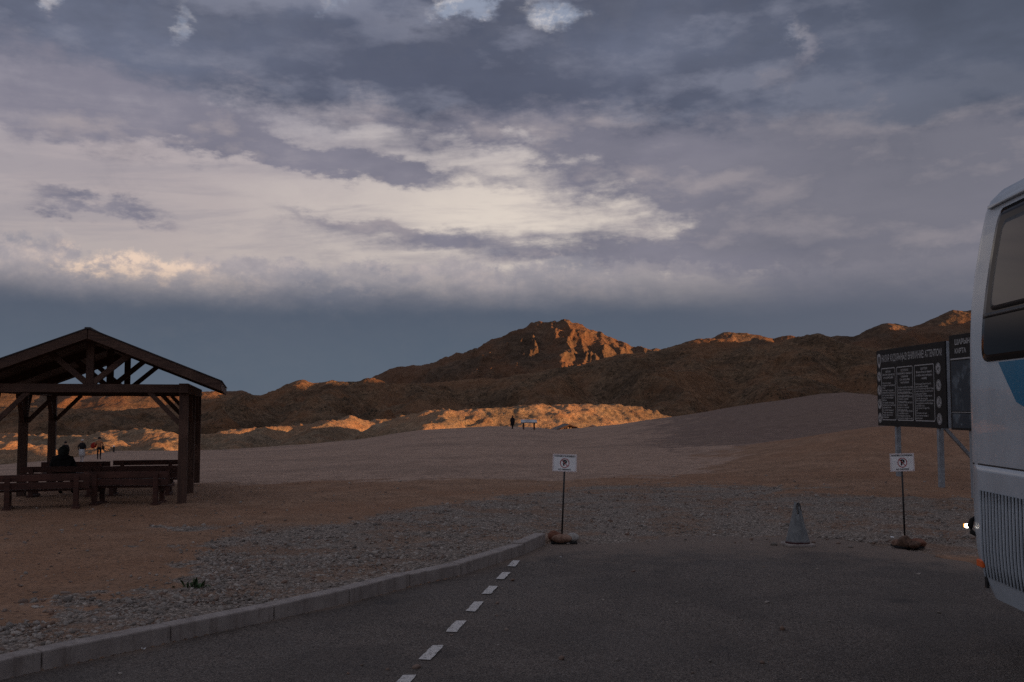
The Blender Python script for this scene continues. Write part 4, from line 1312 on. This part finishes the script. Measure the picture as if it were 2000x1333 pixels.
# ================================================================== coach
simple('coach_paint', (.43, .48, .525), .32, .5, 0, .06, 2.5, coat=.25)
simple('coach_blue', (.004, .155, .290), .45, .3, 0, .05, 2.0)
simple('coach_black', (.012, .012, .013), .45, .4, 0, .2, 4.0)
simple('coach_fin', (.22, .235, .25), .5, .4, 0, .1, 4.0)
simple('tyre', (.020, .020, .020), .9, .2, 0, .3, 12.0)
simple('rim', (.30, .31, .32), .4, .5, .6, .1)
m, g, b = new_mat('coach_glass')
b.inputs['Base Color'].default_value = (.010, .010, .011, 1); b.inputs['Roughness'].default_value = .10; b.inputs['Specular IOR Level'].default_value = .08
m, g, b = new_mat('coach_glass_brown')
b.inputs['Base Color'].default_value = (.020, .016, .014, 1); b.inputs['Roughness'].default_value = .05; b.inputs['Specular IOR Level'].default_value = .30
def glow(name, col, strength):
    m, g, b = new_mat(name)
    b.inputs['Base Color'].default_value = (*col, 1); b.inputs['Emission Color'].default_value = (*col, 1); b.inputs['Emission Strength'].default_value = strength
glow('lamp_white', (1.0, .93, .82), 3.0)
glow('lamp_amber', (1.0, .38, .05), 1.0)
glow('lamp_orange', (.42, .075, .015), .06)

BL, BW = 11.4, 2.5
a_far = ray(1891.5, 797)[0]
S0 = 3.07; SK = .077
Yf = S0 / (a_far - SK) + .20
coach_ang = math.atan(SK)
coach = empty('coach', (S0 + SK * Yf, Yf, ROAD_Z))
# local: x along the coach (0 at the far end, growing towards the camera's side), y across (0 at the visible flank, growing away), z up
bx = Vector((-math.sin(coach_ang), -math.cos(coach_ang), 0)); by = Vector((math.cos(coach_ang), -math.sin(coach_ang), 0))
coach.matrix_world = frame_matrix((S0 + SK * Yf, Yf, ROAD_Z), bx, by, Vector((0, 0, 1)))
coach.scale = (1, 1, 1)
tag(coach, 'large white coach with blue stripe and louvred engine vent beside the signs', 'bus')
Z0, Z1 = .42, 3.64
def end_in(z):
    t = max(0, (z - 2.6) / 1.04); q = max(0, (1.02 - z) / .6)
    return .33 * t ** 1.7 + .26 * q ** 2.0
def side_in(z):
    t = max(0, (z - 2.1) / 1.4); q = max(0, (.85 - z) / .43)
    return .085 * t ** 1.4 + .045 * q ** 2
def body_mesh():
    zs = [Z0, Z0 + .03, .55, .7, .9, 1.2, 1.6, 2.0, 2.4, 2.7, 2.95, 3.2, 3.42]
    mb = MB(); R = .30; nc = 7
    rings = []
    def outline(z, inset=0.0):
        e = end_in(z) + inset; s = side_in(z) + inset
        pts = []
        for (cx, cy, a0) in ((e + R, s + R, 180), (BL - e * .6 - R, s + R, 270), (BL - e * .6 - R, BW - s - R, 0), (e + R, BW - s - R, 90)):
            for k in range(nc + 1):
                th = math.radians(a0 + 90 * k / nc); pts.append((cx + R * math.cos(th), cy + R * math.sin(th)))
        # long sides subdivided for even shading
        return pts
    for z in zs: rings.append([(x, y, z) for x, y in outline(z)])
    for (dz, ins) in ((3.51, .03), (3.58, .09), (3.62, .18), (3.64, .34)): rings.append([(x, y, dz) for x, y in outline(3.42, ins)])
    n = len(rings[0])
    for r in rings: mb.v += r
    for i in range(len(rings) - 1):
        for k in range(n): mb.f.append((i * n + k, i * n + (k + 1) % n, (i + 1) * n + (k + 1) % n, (i + 1) * n + k))
    mb.f.append(tuple(range(n))[::-1]); mb.f.append(tuple(range((len(rings) - 1) * n, len(rings) * n)))
    return mb
body = body_mesh().build('body', 'coach_paint', coach, smooth=True)
body.modifiers.new('split', 'EDGE_SPLIT').split_angle = math.radians(40)

def flank(x, z, off=.0):
    """point on the visible flank, off metres proud of it (follows the corner rounding)"""
    x = x + .20                                     # measured from where the rounded corner turns out of sight
    e = end_in(z); s = side_in(z); R = .30
    if x < e + R:
        t = max(-1, min(1, (x - e - R) / R)); y = s + R - R * math.sqrt(max(0, 1 - t * t))
        nx, ny = t, -math.sqrt(max(0, 1 - t * t))
        return Vector((x + nx * off, y + ny * off, z))
    return Vector((x, s - off, z))
def patch(name, mat, outline_fn, x0, x1, z0, z1, off, nx=10, nz=10, parent=None, thick=.0):
    mb = MB()
    for i in range(nx + 1):
        for j in range(nz + 1):
            x, z = outline_fn(x0 + (x1 - x0) * i / nx, z0 + (z1 - z0) * j / nz, i / nx, j / nz)
            mb.v.append(tuple(flank(x, z, off)))
    for i in range(nx):
        for j in range(nz):
            a_ = i * (nz + 1) + j; mb.f.append((a_, a_ + nz + 1, a_ + nz + 2, a_ + 1))
    o = mb.build(name, mat, parent or coach, smooth=True)
    if thick:
        s_ = o.modifiers.new('thickness', 'SOLIDIFY'); s_.thickness = thick; s_.offset = -1
    return o
def rounded(r, x0, x1, z0, z1):
    """maps a rectangle onto a rounded one"""
    def fn(x, z, u, v_):
        hx, hz = (x1 - x0) / 2, (z1 - z0) / 2; cx, cz = (x0 + x1) / 2, (z0 + z1) / 2
        dx_, dz_ = x - cx, z - cz
        ex_, ez_ = max(0, abs(dx_) - (hx - r)), max(0, abs(dz_) - (hz - r))
        if ex_ > 0 and ez_ > 0:
            m_ = max(ex_, ez_); l_ = math.hypot(ex_, ez_); k = m_ / l_
            dx_ = math.copysign(hx - r + ex_ * k, dx_); dz_ = math.copysign(hz - r + ez_ * k, dz_)
        # the leading edge leans with the end of the coach
        lean = .23 * max(0, (z - 2.45) / .9) ** 1.5 * max(0, 1 - (cx + dx_ - x0) / .9)
        return cx + dx_ + lean, cz + dz_
    return fn
WX = [(.30, 1.62), (1.66, 3.30), (3.34, 4.98), (5.02, 6.66), (6.70, 8.34), (8.38, 10.2)]
for i, (x0, x1) in enumerate(WX):
    z0, z1 = 2.235, 3.39
    wnd = patch('window', 'coach_glass', rounded(.11 if i == 0 else .06, x0, x1, z0, z1), x0, x1, z0, z1, .006, 24, 20, thick=.02)
    if i in (0, 3):
        xa, xb, za, zb2 = x0 + .13, x0 + 1.22, 2.62, 3.29
        patch('window_frame', 'coach_black', rounded(.08, xa, xb, za, zb2), xa, xb, za, zb2, .010, 20, 16, wnd, .01)
        patch('pane', 'coach_glass_brown', rounded(.06, xa + .035, xb - .03, za + .035, zb2 - .03), xa + .035, xb - .03, za + .035, zb2 - .03, .0125, 18, 14, wnd)
        patch('window_rail', 'coach_black', lambda x, z, u, v_: (x, z), x0 + .03, x1 - .03, za - .045, za - .012, .012, 16, 2, wnd, .008)
# gutter lip along the roof edge
patch('roof_gutter', 'coach_paint', lambda x, z, u, v_: (x + .25 * (1 - u) * 0 , z), .36, 11.0, 3.43, 3.455, .022, 40, 2, thick=.03)
# blue swoosh starting under the window and running down towards the front
def swoosh(x, z, u, v_):
    zt_ = 2.225 - .95 * u * 1.0; xs_ = .62 + 4.2 * u
    return (.62 + .30 * (1 - v_) * 1.0 + 3.6 * u, 2.222 - (1 - v_) * (.30 + 1.0 * u))
patch('blue_stripe', 'coach_blue', swoosh, 0, 1, 0, 1, .0045, 20, 10)
# joint between the flank panels
patch('panel_gap', 'coach_black', lambda x, z, u, v_: (x, z), .05, 10.8, 1.432, 1.444, .0025, 40, 1)
patch('panel_gap', 'coach_black', lambda x, z, u, v_: (x, z), .075, .083, .60, 1.44, .0025, 1, 12)
patch('service_flap', 'coach_paint', lambda x, z, u, v_: (x, z), .085, 2.05, .62, 1.430, .004, 24, 16, thick=.004)
# engine vent: dark recess with upright fins
GX0, GX1 = .215, 1.97
def louv(x, z, u, v_): return (x, z)
vent = patch('engine_vent', 'coach_black', louv, GX0, GX1, .575, 1.235, .0065, 20, 8)
nf_ = 29
for k in range(nf_ + 1):
    x = GX0 + (GX1 - GX0) * k / nf_
    mb = MB()
    for j in range(7):
        z = .570 + .670 * j / 6
        tz = 1.0 if 0 < j < 6 else .35
        for (dx_, of) in ((-.013 * tz, .0068), (-.010 * tz, .016), (.010 * tz, .016), (.013 * tz, .0068)):
            mb.v.append(tuple(flank(x + dx_, z, of)))
    for j in range(6):
        for q in range(3): mb.f.append((j * 4 + q, j * 4 + q + 1, (j + 1) * 4 + q + 1, (j + 1) * 4 + q))
    mb.build('vent_fin', 'coach_paint', vent, smooth=False)
# lamps at the far corner
def lump(name, mat, c, size, parent):
    return MB().box(c, size).build(name, mat, parent, bevel=min(size) * .25)
sm = flank(.17, .665, .012); lump('side_marker', 'lamp_orange', sm, (.115, .030, .055), coach)
fl = flank(.20, .53, .006); lump('tow_cover', 'coach_black', fl, (.05, .02, .10), coach)
arm_c = flank(-.02, .925, .0)
arm = MB().tube([arm_c + Vector((.01, .02, -.07)), arm_c + Vector((-.035, -.012, -.045)), arm_c + Vector((-.045, -.02, 0)), arm_c + Vector((-.03, -.01, .05)), arm_c + Vector((.01, .02, .085))], [.014, .020, .023, .020, .012], 10).build('marker_arm', 'rubber_black', coach, smooth=True)
lump('marker_lens', 'lamp_white', arm_c + Vector((-.072, -.036, .0)), (.026, .026, .034), arm)
lump('marker_lens', 'lamp_amber', arm_c + Vector((-.092, -.044, .0)), (.018, .018, .028), arm)
# wheels
for (wx_, dbl) in ((3.45, True), (9.35, False)):
    for sy, yy in ((-1, .20), (1, BW - .20)):
        w_ = MB().tube([(wx_, yy - .14, .50), (wx_, yy - .12, .50), (wx_, yy + .12, .50), (wx_, yy + .14, .50)], [.44, .50, .50, .44], 36).build('wheel', 'tyre', coach, smooth=False)
        MB().tube([(wx_, yy + sy * .02, .50), (wx_, yy + sy * .155, .50)], [.29, .27], 28).build('rim', 'rim', w_)
        MB().tube([(wx_, yy + sy * .10, .50), (wx_, yy + sy * .19, .50)], [.12, .09], 16).build('hub', 'rim', w_)
    def arch(x, z, u, v_):
        th = math.pi * u; return (wx_ - .20 - math.cos(th) * (.54 + .06 * v_), .50 + math.sin(th) * (.54 + .06 * v_))
    patch('wheel_arch', 'coach_black', arch, 0, 1, 0, 1, .008, 24, 1)
patch('wheel_well', 'coach_black', lambda x, z, u, v_: (3.25 - math.cos(math.pi * u) * .54 * v_, .46 + math.sin(math.pi * u) * .54 * v_), 0, 1, 0, 1, .004, 24, 4)
patch('wheel_well', 'coach_black', lambda x, z, u, v_: (9.15 - math.cos(math.pi * u) * .54 * v_, .46 + math.sin(math.pi * u) * .54 * v_), 0, 1, 0, 1, .004, 24, 4)

# ================================================================== people
def figure(joints, edges, regions, mats, name='person'):
    """one skinned body; joints {name: (pos, radius)}, regions: fn(local co) -> material index"""
    me = bpy.data.meshes.new(name)
    keys = list(joints); idx = {k: i for i, k in enumerate(keys)}
    me.from_pydata([joints[k][0] for k in keys], [(idx[a_], idx[b_]) for a_, b_ in edges], [])
    o = bpy.data.objects.new(name, me); COL.objects.link(o)
    sk = o.modifiers.new('skin', 'SKIN')
    sl = me.skin_vertices[0].data if len(me.skin_vertices) else None
    if sl is None:
        bm = bmesh.new(); bm.from_mesh(me); bm.verts.layers.skin.verify(); bm.to_mesh(me); bm.free(); sl = me.skin_vertices[0].data
    for k in keys:
        r = joints[k][1]; sl[idx[k]].radius = r if isinstance(r, tuple) else (r, r); sl[idx[k]].use_root = (k == 'pelvis')
    sb = o.modifiers.new('sub', 'SUBSURF'); sb.levels = 2; sb.render_levels = 2
    dg = bpy.context.evaluated_depsgraph_get()
    m2 = bpy.data.meshes.new_from_object(o.evaluated_get(dg))
    bpy.data.objects.remove(o); bpy.data.meshes.remove(me)
    m2.materials.clear()
    for mt_ in mats: m2.materials.append(MAT[mt_])
    for p_ in m2.polygons:
        p_.use_smooth = True; p_.material_index = regions(p_.center)
    return link(name, m2)

def hand(j, e, wrist, key, dirv, side):
    """palm, four unequal fingers and a thumb, slightly curled"""
    dv = Vector(dirv).normalized(); w = Vector(wrist)
    sd = dv.cross(Vector((0, 1, 0)));
    if sd.length < .1: sd = dv.cross(Vector((1, 0, 0)))
    sd.normalize(); fw = sd.cross(dv)
    j[key + 'palm'] = (tuple(w + dv * .07), .026); e.append((key, key + 'palm'))
    for i, (off, ln) in enumerate(((-.026, .070), (-.009, .082), (.009, .078), (.025, .062))):
        k1, k2 = key + 'f%da' % i, key + 'f%db' % i
        j[k1] = (tuple(w + dv * .115 + sd * off), .0095); j[k2] = (tuple(w + dv * (.115 + ln * .8) + sd * off + fw * .022), .0075)
        e += [(key + 'palm', k1), (k1, k2)]
    j[key + 'ta'] = (tuple(w + dv * .075 + sd * -.040 + fw * .012), .010); j[key + 'tb'] = (tuple(w + dv * .115 + sd * -.055 + fw * .022), .0085)
    e += [(key + 'palm', key + 'ta'), (key + 'ta', key + 'tb')]

def standing(larm=((-.26, .02, 1.12), (-.25, .06, .88)), rarm=((.26, .02, 1.12), (.25, .06, .88)), stride=.06, coat=False, bulk=1.0):
    j = {'pelvis': ((0, 0, .94), (.155 * bulk, .115 * bulk)), 'waist': ((0, 0, 1.08), (.145 * bulk, .105 * bulk)), 'chest': ((0, 0, 1.30), (.175 * bulk, .12 * bulk)),
         'neckbase': ((0, .0, 1.44), .075), 'neck': ((0, .01, 1.50), .055), 'head': ((0, .02, 1.59), (.078, .092)), 'crown': ((0, .015, 1.67), (.068, .08)),
         'lsh': ((-.17, 0, 1.40), .062), 'rsh': ((.17, 0, 1.40), .062), 'lel': (larm[0], .047 * bulk), 'rel': (rarm[0], .047 * bulk), 'lwr': (larm[1], .033), 'rwr': (rarm[1], .033),
         'lhip': ((-.09, 0, .86), .095), 'rhip': ((.09, 0, .86), .095), 'lkn': ((-.10, stride * .6, .48), .065), 'rkn': ((.10, -stride * .3, .48), .065),
         'lan': ((-.10, stride, .09), .042), 'ran': ((.10, -stride, .09), .042), 'lto': ((-.115, stride + .15, .035), .034), 'rto': ((.115, -stride + .15, .035), .034)}
    e = [('pelvis', 'waist'), ('waist', 'chest'), ('chest', 'neckbase'), ('neckbase', 'neck'), ('neck', 'head'), ('head', 'crown'), ('chest', 'lsh'), ('chest', 'rsh'), ('lsh', 'lel'), ('lel', 'lwr'), ('rsh', 'rel'), ('rel', 'rwr'),
         ('pelvis', 'lhip'), ('lhip', 'lkn'), ('lkn', 'lan'), ('lan', 'lto'), ('pelvis', 'rhip'), ('rhip', 'rkn'), ('rkn', 'ran'), ('ran', 'rto')]
    hand(j, e, larm[1], 'lwr', Vector(larm[1]) - Vector(larm[0]), -1); hand(j, e, rarm[1], 'rwr', Vector(rarm[1]) - Vector(rarm[0]), 1)
    return j, e

def blob(name, mat, parent, c, r, n=(14, 9), cut=None, dent=0.0):
    """rounded garment piece; cut keeps only what lies above that height"""
    mb = MB(); nu, nv = n
    for j_ in range(nv + 1):
        ph = -math.pi / 2 + math.pi * j_ / nv
        for i in range(nu):
            th = 2 * math.pi * i / nu; k = 1 + dent * math.sin(3 * th + 2 * ph)
            q = Vector((c[0] + r[0] * math.cos(ph) * math.cos(th) * k, c[1] + r[1] * math.cos(ph) * math.sin(th) * k, c[2] + r[2] * math.sin(ph)))
            if cut is not None and q.z < cut: q.z = cut
            mb.v.append(tuple(q))
    for j_ in range(nv):
        for i in range(nu): mb.f.append((j_ * nu + i, j_ * nu + (i + 1) % nu, (j_ + 1) * nu + (i + 1) % nu, (j_ + 1) * nu + i))
    return mb.build(name, mat, parent, smooth=True)

def skirt(name, mat, parent, levels, n=18):
    mb = MB()
    for (z, rx, ry, cy) in levels:
        for k in range(n):
            th = 2 * math.pi * k / n; q = 1 + .05 * math.sin(4 * th + z * 7)
            mb.v.append((rx * q * math.cos(th), cy + ry * q * math.sin(th), z))
    for i in range(len(levels) - 1):
        for k in range(n): mb.f.append((i * n + k, i * n + (k + 1) % n, (i + 1) * n + (k + 1) % n, (i + 1) * n + k))
    o = mb.build(name, mat, parent, smooth=True)
    s_ = o.modifiers.new('thickness', 'SOLIDIFY'); s_.thickness = .012
    return o

def face(parent, facing=1):
    for sx in (-1, 1):
        blob('eye', 'sign_black', parent, (sx * .032, facing * .095, 1.605), (.011, .008, .008), (8, 5))
        blob('ear', 'skin', parent, (sx * .082, .015, 1.595), (.012, .022, .032), (8, 5))
    blob('nose', 'skin', parent, (0, facing * .112, 1.580), (.013, .020, .022), (8, 5))
    blob('mouth', 'cloth_red', parent, (0, facing * .099, 1.548), (.024, .008, .006), (8, 5))

# walker in black by the low information panel
pos = Vector((*(at(1001, 850, 121)[:2]), 0)); pos.z = gz(pos.x, pos.y)
j, e = standing(((-.27, -.02, 1.12), (-.30, .02, .90)), ((.27, .05, 1.13), (.20, .18, .98)), .12)
o = figure(j, e, lambda c: 0, ['cloth_dark'])
o.location = pos; o.rotation_euler = (0, 0, math.radians(150)); o.scale = (.97, .97, .97)
skirt('coat', 'cloth_dark', o, [(1.42, .19, .13, 0), (1.2, .22, .16, 0), (.95, .23, .18, 0), (.70, .25, .20, 0), (.52, .25, .20, 0)])
hd = blob('hood', 'cloth_dark', o, (0, -.005, 1.60), (.115, .125, .135)); blob('face', 'skin', o, (0, .095, 1.585), (.055, .04, .075), (10, 7)); face(o)
tag(o, 'person in long black hooded coat walking beside the low information panel', 'person')

# the group beyond the shelter
def region_suit(top_mat_z, hands=True):
    def fn(c):
        if c.z > 1.475: return 2
        if abs(c.x) > .19 and c.z < .95: return 2
        return 0 if c.z > top_mat_z else 1
    return fn
p2_ = stand(161, 865.5, 1.72, 40, 76)
j, e = standing(((-.30, .03, 1.16), (-.29, .10, .92)), ((.33, .02, 1.17), (.24, .12, 1.02)), .05, bulk=1.12)
o = figure(j, e, region_suit(.93), ['cloth_dark', 'cloth_white', 'skin']); o.location = p2_; o.rotation_euler = (0, 0, math.radians(175))
blob('hat', 'hat_pale', o, (0, .01, 1.645), (.105, .115, .085), cut=1.635); face(o)
blob('jacket', 'cloth_dark', o, (0, 0, 1.20), (.225, .165, .30), dent=.05)
skirt('trousers', 'cloth_white', o, [(.98, .20, .15, 0), (.80, .22, .17, 0), (.60, .22, .17, .02), (.45, .22, .17, .02)])
tag(o, 'person in dark jacket, wide white trousers and pale cap beyond the shelter', 'person')
p3_ = stand(194, 867, 1.70, 40, 76)
j, e = standing(((-.30, .02, 1.20), (-.36, .10, 1.02)), ((.27, .06, 1.13), (.18, .20, 1.02)), .04)
o = figure(j, e, region_suit(.96), ['cloth_tan', 'cloth_dark', 'skin']); o.location = p3_; o.rotation_euler = (0, 0, math.radians(10))
blob('hair', 'cloth_dark', o, (0, -.005, 1.63), (.115, .12, .10), cut=1.58); face(o)
tag(o, 'person in tan top and dark trousers holding a red jacket beyond the shelter', 'person')
rj = blob('red_jacket', 'cloth_red', None, (0, 0, 0), (.20, .07, .25), dent=.16)
q = o.location + Matrix.Rotation(math.radians(10), 3, 'Z') @ Vector((-.42, .10, 1.08)); rj.location = q; rj.rotation_euler = (0, .5, .2)
tag(rj, 'red jacket held out by the person in the tan top', 'jacket')
bgp = blob('shoulder_bag', 'cloth_hood', None, (0, 0, 0), (.11, .06, .16), dent=.1); bgp.location = o.location + Matrix.Rotation(math.radians(10), 3, 'Z') @ Vector((.26, .12, .90))
tag(bgp, 'grey bag hanging at the side of the person in the tan top', 'bag')
p4_ = stand(128, 865.5, 1.70, 40, 76)
j, e = standing()
o = figure(j, e, region_suit(.95), ['cloth_dark', 'cloth_dark', 'skin']); o.location = p4_; o.rotation_euler = (0, 0, math.radians(20))
blob('hair', 'cloth_dark', o, (0, -.005, 1.63), (.10, .11, .10), cut=1.58); face(o)
tag(o, 'dark haired person standing far behind the hooded sitter, only the head clear', 'person')

# hooded sitter, back to the camera
bq = benches[2]; bo = bq.location
j = {'pelvis': ((0, .12, .44), (.17, .13)), 'waist': ((0, .10, .56), (.165, .13)), 'chest': ((0, .10, .70), (.185, .135)), 'neckbase': ((0, .14, .80), .085), 'neck': ((0, .16, .83), .06), 'head': ((0, .18, .91), (.085, .095)), 'crown': ((0, .18, .965), (.07, .08)),
     'lsh': ((-.17, .11, .755), .072), 'rsh': ((.17, .11, .755), .072), 'lel': ((-.23, .20, .55), .052), 'rel': ((.23, .20, .55), .052), 'lwr': ((-.13, .40, .52), .036), 'rwr': ((.13, .40, .52), .036),
     'lhip': ((-.10, .18, .42), .10), 'rhip': ((.10, .18, .42), .10), 'lkn': ((-.12, .56, .47), .072), 'rkn': ((.12, .56, .47), .072), 'lan': ((-.12, .54, .09), .045), 'ran': ((.12, .54, .09), .045), 'lto': ((-.13, .70, .035), .036), 'rto': ((.13, .70, .035), .036)}
e = [('pelvis', 'waist'), ('waist', 'chest'), ('chest', 'neckbase'), ('neckbase', 'neck'), ('neck', 'head'), ('head', 'crown'), ('chest', 'lsh'), ('chest', 'rsh'), ('lsh', 'lel'), ('lel', 'lwr'), ('rsh', 'rel'), ('rel', 'rwr'),
     ('pelvis', 'lhip'), ('lhip', 'lkn'), ('lkn', 'lan'), ('lan', 'lto'), ('pelvis', 'rhip'), ('rhip', 'rkn'), ('rkn', 'ran'), ('ran', 'rto')]
hand(j, e, j['lwr'][0], 'lwr', (.3, 1, -.1), -1); hand(j, e, j['rwr'][0], 'rwr', (-.3, 1, -.1), 1)
o = figure(j, e, lambda c: 1 if c.y > .44 and c.z > .44 and abs(c.x) < .11 else 0, ['cloth_dark', 'skin'])
o.location = (bo.x, bo.y, bo.z); o.rotation_euler = bq.rotation_euler
blob('hood', 'cloth_hood', o, (0, .16, .905), (.112, .125, .125)); blob('hood_collar', 'cloth_dark', o, (0, .12, .79), (.17, .13, .075))
tag(o, 'person in dark hooded jacket sitting on a middle bench in the shelter', 'person')

# ================================================================== low information panel, marker post, weed
ip = Vector((*(at(1033, 848, 122)[:2]), 0)); ip.z = gz(ip.x, ip.y)
ipn = empty('information_panel', ip, math.radians(8))
simple('panel_print', (.42, .44, .47), .35, .5, 0, .25, 1.2)
MB().box((0, 0, 1.06), (1.95, .55, .05), Matrix.Rotation(math.radians(38), 3, 'X')).build('panel', 'panel_print', ipn, bevel=.01)
MB().box((0, 0.02, 1.02), (1.99, .59, .04), Matrix.Rotation(math.radians(38), 3, 'X')).build('panel_frame', 'galvanised', ipn)
for sx in (-1, 1): MB().box((sx * .66, .03, .45), (.19, .16, 1.1)).build('post', 'stained_wood_post', ipn, bevel=.01)
tag(ipn, 'low slanted grey information panel on two dark posts near the crest', 'info panel')

bp = stand(222.5, 869, .62, 60, 100); mp = empty('marker_post', bp)
MB().tube([(0, 0, -.05), (0, 0, .54)], .085, 12).build('shaft', 'pole_black', mp); MB().tube([(0, 0, .541), (0, 0, .64)], [.09, .075], 12).build('cap', 'white_plate', mp)
tag(mp, 'short black marker post with white cap on the crest past the shelter', 'post')

wp = onz(385, 1149, .0); weed = empty('weed', (wp.x, wp.y, gz(wp.x, wp.y)))
r = random.Random(3)
for k in range(46):
    th = r.uniform(0, 6.283); L = r.uniform(.05, .14); lean = r.uniform(.4, 1.25); w_ = r.uniform(.008, .016); x0, y0 = r.gauss(0, .06), r.gauss(0, .04)
    dv = Vector((math.cos(th) * math.sin(lean), math.sin(th) * math.sin(lean), math.cos(lean))); sd = Vector((-math.sin(th), math.cos(th), 0)) * w_
    mb = MB(); p0_ = Vector((x0, y0, -.005))
    a_, b_, c_ = p0_, p0_ + dv * L * .55 + Vector((0, 0, .01)), p0_ + dv * L
    mb.v = [tuple(a_ - sd * .4), tuple(a_ + sd * .4), tuple(b_ + sd), tuple(b_ - sd), tuple(c_)]; mb.f = [(0, 1, 2, 3), (3, 2, 4)]
    mb.build('leaf', 'leaf', weed)
tag(weed, 'small dark green weed growing in the gravel above the kerb', 'weed')
bpy.context.view_layer.update()
